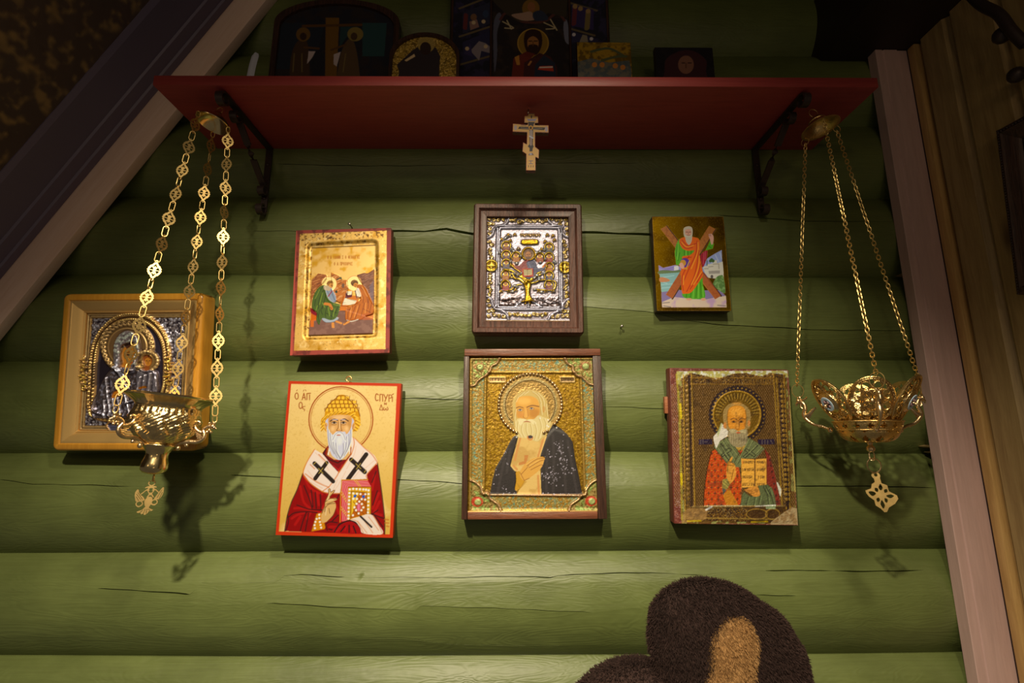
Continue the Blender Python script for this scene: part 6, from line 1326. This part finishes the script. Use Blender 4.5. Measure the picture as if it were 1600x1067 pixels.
def folding():
    y = -0.028; L0, L1, R0, R1_ = 704., 768., 890., 952.
    pa, pb = aty(L1, 60., y), aty(R0, 60., y); w = pb[0]-pa[0]; o = np.array([(pa[0]+pb[0])/2, y, ZT]); h = aty(829., -45., y)[2]-ZT
    root = empty('folding_icon', 'large three-part folding icon with painted scenes in the middle of the shelf', 'icon', o, 'icons standing on the red shelf'); fr = (o, np.array([1., 0, 0]), np.array([0, 0, 1.]), np.array([0, -1., 0])); root.matrix_world = mat_of(*fr)
    MB().box(-w/2, 0, -.016, w/2, h, -.0008).build('middle_board', MT['darkboard'], root, bevel=.001)
    c = Cv(fr, (-w/2+.002, .002, w/2-.002, h-.002), 0, .0011, '1e1714', 0, .42, gain=1.7); c.cr('T2'); one = np.ones_like(c.z); c.wear(one, '2a2018', 30)
    c.ell(690, 200, 72, 68, '7a5a24', m=.3); c.ring(690, 200, 70, 66, 6, '9a7434'); c.poly('648,195 655,150 690,135 725,150 732,200 715,245 690,255 662,240', '2c1810'); c.poly('665,185 690,168 714,186 712,220 690,238 668,222', '8a5a30'); c.poly('668,212 690,205 712,212 708,240 690,250 672,240', '2c1810'); c.lines('670,190 684,190|696,190 710,190', 6, '1e0f0a', sm=0); c.line('690,192 690,212', 5, '5a3418')
    c.poly('585,420 600,270 660,238 700,250 650,300 640,420', '5a2418', sm=0); c.poly('640,420 650,290 720,245 770,262 800,310 800,420', '3a1c18', sm=0); c.poly('700,300 740,255 790,290 800,420 690,420', '22242a', sm=0); c.poly('605,265 625,255 630,300 615,300', 'a06a30', sm=0); c.poly('712,322 720,306 780,304 785,330', 'a03a24', sm=0); c.line('722,312 778,310', 8, 'c0a888', sm=0); c.line('670,300 680,285', 10, 'a06a38')
    c.poly('512,330 508,120 530,60 545,80 525,150 525,250', '4a4648'); c.poly('860,200 850,110 836,90 830,130 838,190', '625c5c'); c.line('540,90 570,60 640,100 740,100 800,60 835,95', 14, '4a2a20'); c.lines('550,100 600,130 560,130|570,95 590,135|740,105 790,130 750,135|770,90 800,140', 6, 'a08a60')
    c.poly('500,0 850,0 840,80 760,60 700,95 620,100 560,60', '31281a', sm=0); c.ell(680, 40, 40, 42, '6a4a20'); c.ell(682, 32, 18, 22, '7a4c2c'); c.poly('590,70 640,60 680,55 700,90 640,95', '8a6a50'); c.poly('690,60 730,50 760,90 700,95', '282a30'); c.line('520,-60 840,-60', 30, '4a3a24', sm=0)
    c.mesh('middle_panel', MT['panel'], root)
    for sx, xa, xb, nm in ((-1, L0, L1, 'l'), (1, R0, R1_, 'r')):
        yo = y-.03; hin = np.array([pa[0] if sx < 0 else pb[0], y-.001, ZT]); out_ = aty(xa if sx < 0 else xb, 60., yo); far = np.array([out_[0], yo, ZT]); ww = np.linalg.norm(far-hin)
        X = (hin-far)/ww if sx < 0 else (far-hin)/ww; Zv = np.cross(X, [0, 0, 1.]); oc = (hin+far)/2; f2 = (oc, X, np.array([0, 0, 1.]), Zv); m2 = mat_of(*f2)
        wg = empty('wing', parent=root); wg.matrix_parent_inverse = root.matrix_world.inverted(); wg.matrix_world = m2
        MB().box(-ww/2, 0, -.013, ww/2, h*.97, -.0008).build('wing_board', MT['darkboard'], wg, bevel=.001)
        c = Cv(f2, (-ww/2+.003, .003, ww/2-.003, h*.97-.003), 0, .0011, '1d1a1e', 0, .42, gain=1.6); one = np.ones_like(c.z); c.wear(one, '2a2430', 20); c.cr('T2')
        if sx < 0:
            for t_ in ('350,170 500,120', '350,40 500,-20', '350,300 505,255'): c.line(t_, 9, '5a4a30', sm=0)
            c.poly('365,60 490,10 490,110 365,155', '2a2830', sm=0); c.poly('365,195 500,140 500,250 365,290', '2a2634', sm=0); c.ell(415, 80, 14, 16, '6a4a30'); c.poly('395,100 430,90 440,125 400,140', '7a5a48', sm=0); c.ell(470, 65, 14, 18, '2e3440'); c.line('380,70 375,130', 20, '5a2a24'); c.poly('400,235 440,190 470,200 495,220 490,245 450,235 440,280', '7a6a60', sm=0); c.poly('370,250 400,200 410,260', '352c40', sm=0); c.dots('415,105 460,100 385,225 470,215', 9, 'b0946a')
        else:
            for t_ in ('855,130 975,165', '850,10 985,50'): c.line(t_, 9, '5a4a30', sm=0)
            c.poly('870,20 970,45 970,140 870,120', '30263c', sm=0); c.line('885,40 880,110', 22, '5a2a28'); c.line('945,60 940,130', 24, '6a5630'); c.dots('885,30 945,52 910,40', 11, '8a6a40'); c.poly('870,145 985,180 985,195 870,195', '2a2634', sm=0); c.poly('905,195 920,160 940,165 945,195', '7a6a50', sm=0); c.dots('880,160 960,180', 8, 'b0a090')
        c.mesh('wing_panel', MT['panel'], wg)
        MB().box(-ww/2, 0, -.001, -ww/2+.004, h*.97, .003).build('wing_edge', MT['oldwood'], wg); MB().box(ww/2-.004, 0, -.001, ww/2, h*.97, .003).build('wing_edge', MT['oldwood'], wg)
folding()
def slip():
    y = -0.07; p = aty(395., 110., y); q = aty(400., 80., y); h = q[2]-ZT; P = []
    w = .015
    for t_ in np.linspace(0, 1, 14): P.append([(p[0]-w/2+(.004 if t_ > .95 else 0)+(q[0]-p[0])*t_, y-.012*math.sin(t_*3)+.006*s, ZT+h*t_-(0.006 if (s != 0 and t_ > .95) else 0)) if s == 0 else (p[0]+w/2*s+(q[0]-p[0])*t_-(.003*s if t_ > .95 else 0), y-.012*math.sin(t_*3)+.004*s*s, ZT+h*t_-(.004 if t_ > .95 else 0)) for s in (-1, -.3, .3, 1)])
    o = MB().grid(np.array(P)).build('paper_slip', MT['paper'], solid=.0004); tag(o, 'small white slip of paper at the left end of the shelf', 'paper')
slip()

# ================================================================== right wall picture and iron fitting
def right_picture():
    x = XR+0.004; a = atx(1553., 205., x-.02); w, h = .26, .30
    X = np.array([0, -1., 0]); Y = np.array([0, 0, 1.]); rl = math.radians(-4); X2 = X*math.cos(rl)+Y*math.sin(rl); Y2 = -X*math.sin(rl)+Y*math.cos(rl); Z = np.array([-1., 0, 0])
    o = a+X2*w/2-Y2*h/2; o[0] = x-.02; root = empty('wall_picture', 'dark carved picture frame on the plank wall at the right edge', 'picture'); root.matrix_world = mat_of(o, X2, Y2, Z)
    frame_mb(w, h, .003, [(0, -.0195), (0, -.004), (.004, 0), (.010, .001), (.014, -.003), (.026, -.006), (.030, -.010), (.034, -.016)]).build('frame', MT['oldwood'], root)
    MB().box(-w/2+.02, -h/2+.02, -.019, w/2-.02, h/2-.02, -.013).build('picture', plain('dark_picture', rgba('1c1614'), .35), root)
    mb = MB()
    for i in range(60): mb.ball((-w/2+.007, h/2-.004-i*.005, .001), .0021, 6, 4)
    for i in range(50): mb.ball((-w/2+.008+i*.005, h/2-.007, .001), .0021, 6, 4)
    tag(mb.build('bead_border', MT['iron'], root, smooth=60), kind='stuff')
    frame_mb(w-.072, h-.072, .001, [(0, -.0150), (0, -.011), (.002, -.011), (.002, -.0150)]).build('gilt_fillet', MT['gilt'], root)
right_picture()
def iron_fitting():
    x = XR+.004; P = lambda a, b, d: atx(float(a), float(b), x-d); mb = MB()
    p0 = P(1598, 60, .0); pts = crom([P(1500, -30, .05), P(1530, 5, .05), P(1560, 22, .045), P(1580, 48, .04), P(1602, 70, .03)], False, 6); mb.tube(pts, .009, 8); mb.ball(P(1566, 55, .035), .014, 12, 8); mb.ball(P(1588, 117, .022), .013, 12, 8); mb.tube([P(1588, 117, .02), P(1620, 108, .016), P(1640, 70, .02), P(1602, 70, .03)], .006, 8)
    mb.tube([P(1620, 108, .03), P(1640, 104, -.002)], .006, 8)
    tag(mb.build('iron_fitting', MT['iron'], smooth=60), 'black iron lamp fitting with round knobs high on the right wall', 'fitting')
iron_fitting()

# ================================================================== plush toy at the bottom edge
def fur(name, P, N, n, ln, wd, mat, parent, seed, lay=(0, -.25, -.8)):
    g = np.random.default_rng(seed); A, B = P.shape[:2]; i = g.integers(0, A-1, n); j = g.integers(0, B, n); j2 = (j+1) % B; u = g.random((n, 1)); v = g.random((n, 1)); p = (P[i, j]*(1-u)+P[i+1, j]*u)*(1-v)+(P[i, j2]*(1-u)+P[i+1, j2]*u)*v+g.normal(0, .0008, (n, 3)); nn = N[i, j]
    d = nn*.75+np.array(lay)*g.uniform(.2, .7, (n, 1))+g.normal(0, .22, (n, 3)); d /= np.linalg.norm(d, axis=1)[:, None]; s = np.cross(d, g.normal(0, 1, (n, 3))); s /= np.linalg.norm(s, axis=1)[:, None]; l = ln*g.uniform(.6, 1.15, (n, 1))
    base = p-nn*.001; V = np.stack([base-s*wd/2, base+s*wd/2, base+d*l*.6+nn*.001+s*wd*.3, base+d*l-np.array([0, 0, .25])*l*.3], 1).reshape(-1, 3)
    q = np.arange(n)*4; T = np.stack([np.stack([q, q+1, q+2], 1), np.stack([q, q+2, q+3], 1)], 1).reshape(-1, 3)
    me = bpy.data.meshes.new(name); me.from_pydata(V.tolist(), [], T.tolist()); me.materials.append(mat); o = bpy.data.objects.new(name, me); COL.objects.link(o); o.parent = parent; o['kind'] = 'stuff'; return o
def pad(outline, y, T, ctr, k=26, rim=.75):
    """cushion with the given outline (world x, z): front and back skins, plus normals"""
    o = np.array(outline); c = np.array(ctr); S = np.sin(np.linspace(0, PI, k)); side = np.cos(np.linspace(0, PI, k)); P = []
    for s, q in zip(S, side):
        r = c+(o-c)*s**rim; P.append(np.column_stack([r[:, 0], np.full(len(o), y)-T*q, r[:, 1]]))
    P = np.array(P); a = np.roll(P, -1, 1)-np.roll(P, 1, 1); b = np.gradient(P, axis=0); N = np.cross(a, b); N /= np.linalg.norm(N, axis=2)[:, :, None]+1e-9
    if (N[k//4]*(P[k//4]-P[k//4].mean(0)))[:, [0, 2]].sum() < 0: N = -N
    return P, N
def plush():
    y = -0.12
    def W(t): p = np.array([[float(a) for a in q.split(',')] for q in t.split()]); p = aty(930+p[:, 0]/2.388, 840+p[:, 1]/2.388, y); return crom(p[:, [0, 2]], True, 8)
    o = W('208,310 222,245 280,188 350,160 430,158 520,182 600,232 690,296 738,372 776,440 796,542 790,640 720,720 560,760 400,740 300,660 258,560 225,460 206,390')
    inn = W('372,560 398,470 402,400 412,345 450,295 490,277 530,284 558,322 572,372 568,450 552,545 530,640 470,680 400,650')
    z0 = aty(1060., 1330., y)[2]
    root = empty('plush_toy', 'dark brown furry plush toy ear with a tan inner patch at the bottom edge', 'plush toy', (aty(1090., 1200., y)[0], y, z0)); inv = -np.array(root.location)
    ctr = aty(1150., 1040., y)[[0, 2]]
    P, N = pad(o, y, .030, ctr); ear = MB().grid(P+inv, closed_v=True).build('ear', MT['fur'], root, smooth=180); sel = slice(0, 16); fur('ear_fur', (P+inv)[sel], N[sel], 42000, .0085, .0011, MT['fur'], ear, 1)
    c2 = aty(1134., 1040., y)[[0, 2]]; P2, N2 = pad(inn, y-.026, .012, c2, 20); li = MB().grid(P2+inv, closed_v=True).build('ear_lining', MT['tan'], root, smooth=180); fur('lining_fur', (P2+inv)[:12], N2[:12], 9000, .0065, .0010, MT['tan'], li, 2); tag(li, 'tan inner patch')
    hc = aty(1000., 1200., y+.02); U, Vv = np.meshgrid(np.linspace(.02, PI-.02, 40), np.linspace(0, 2*PI, 56, endpoint=False), indexing='ij'); D = np.stack([np.sin(U)*np.cos(Vv), np.sin(U)*np.sin(Vv), np.cos(U)], -1); R = np.array([.135, .075, .150])
    H = hc+D*R; hd = MB().grid(H+inv, closed_v=True).build('head', MT['fur'], root, smooth=180); Nh = D/R; Nh /= np.linalg.norm(Nh, axis=2)[:, :, None]; fur('head_fur', (H+inv)[:16], Nh[:16], 12000, .0085, .0012, MT['fur'], hd, 3)
plush()
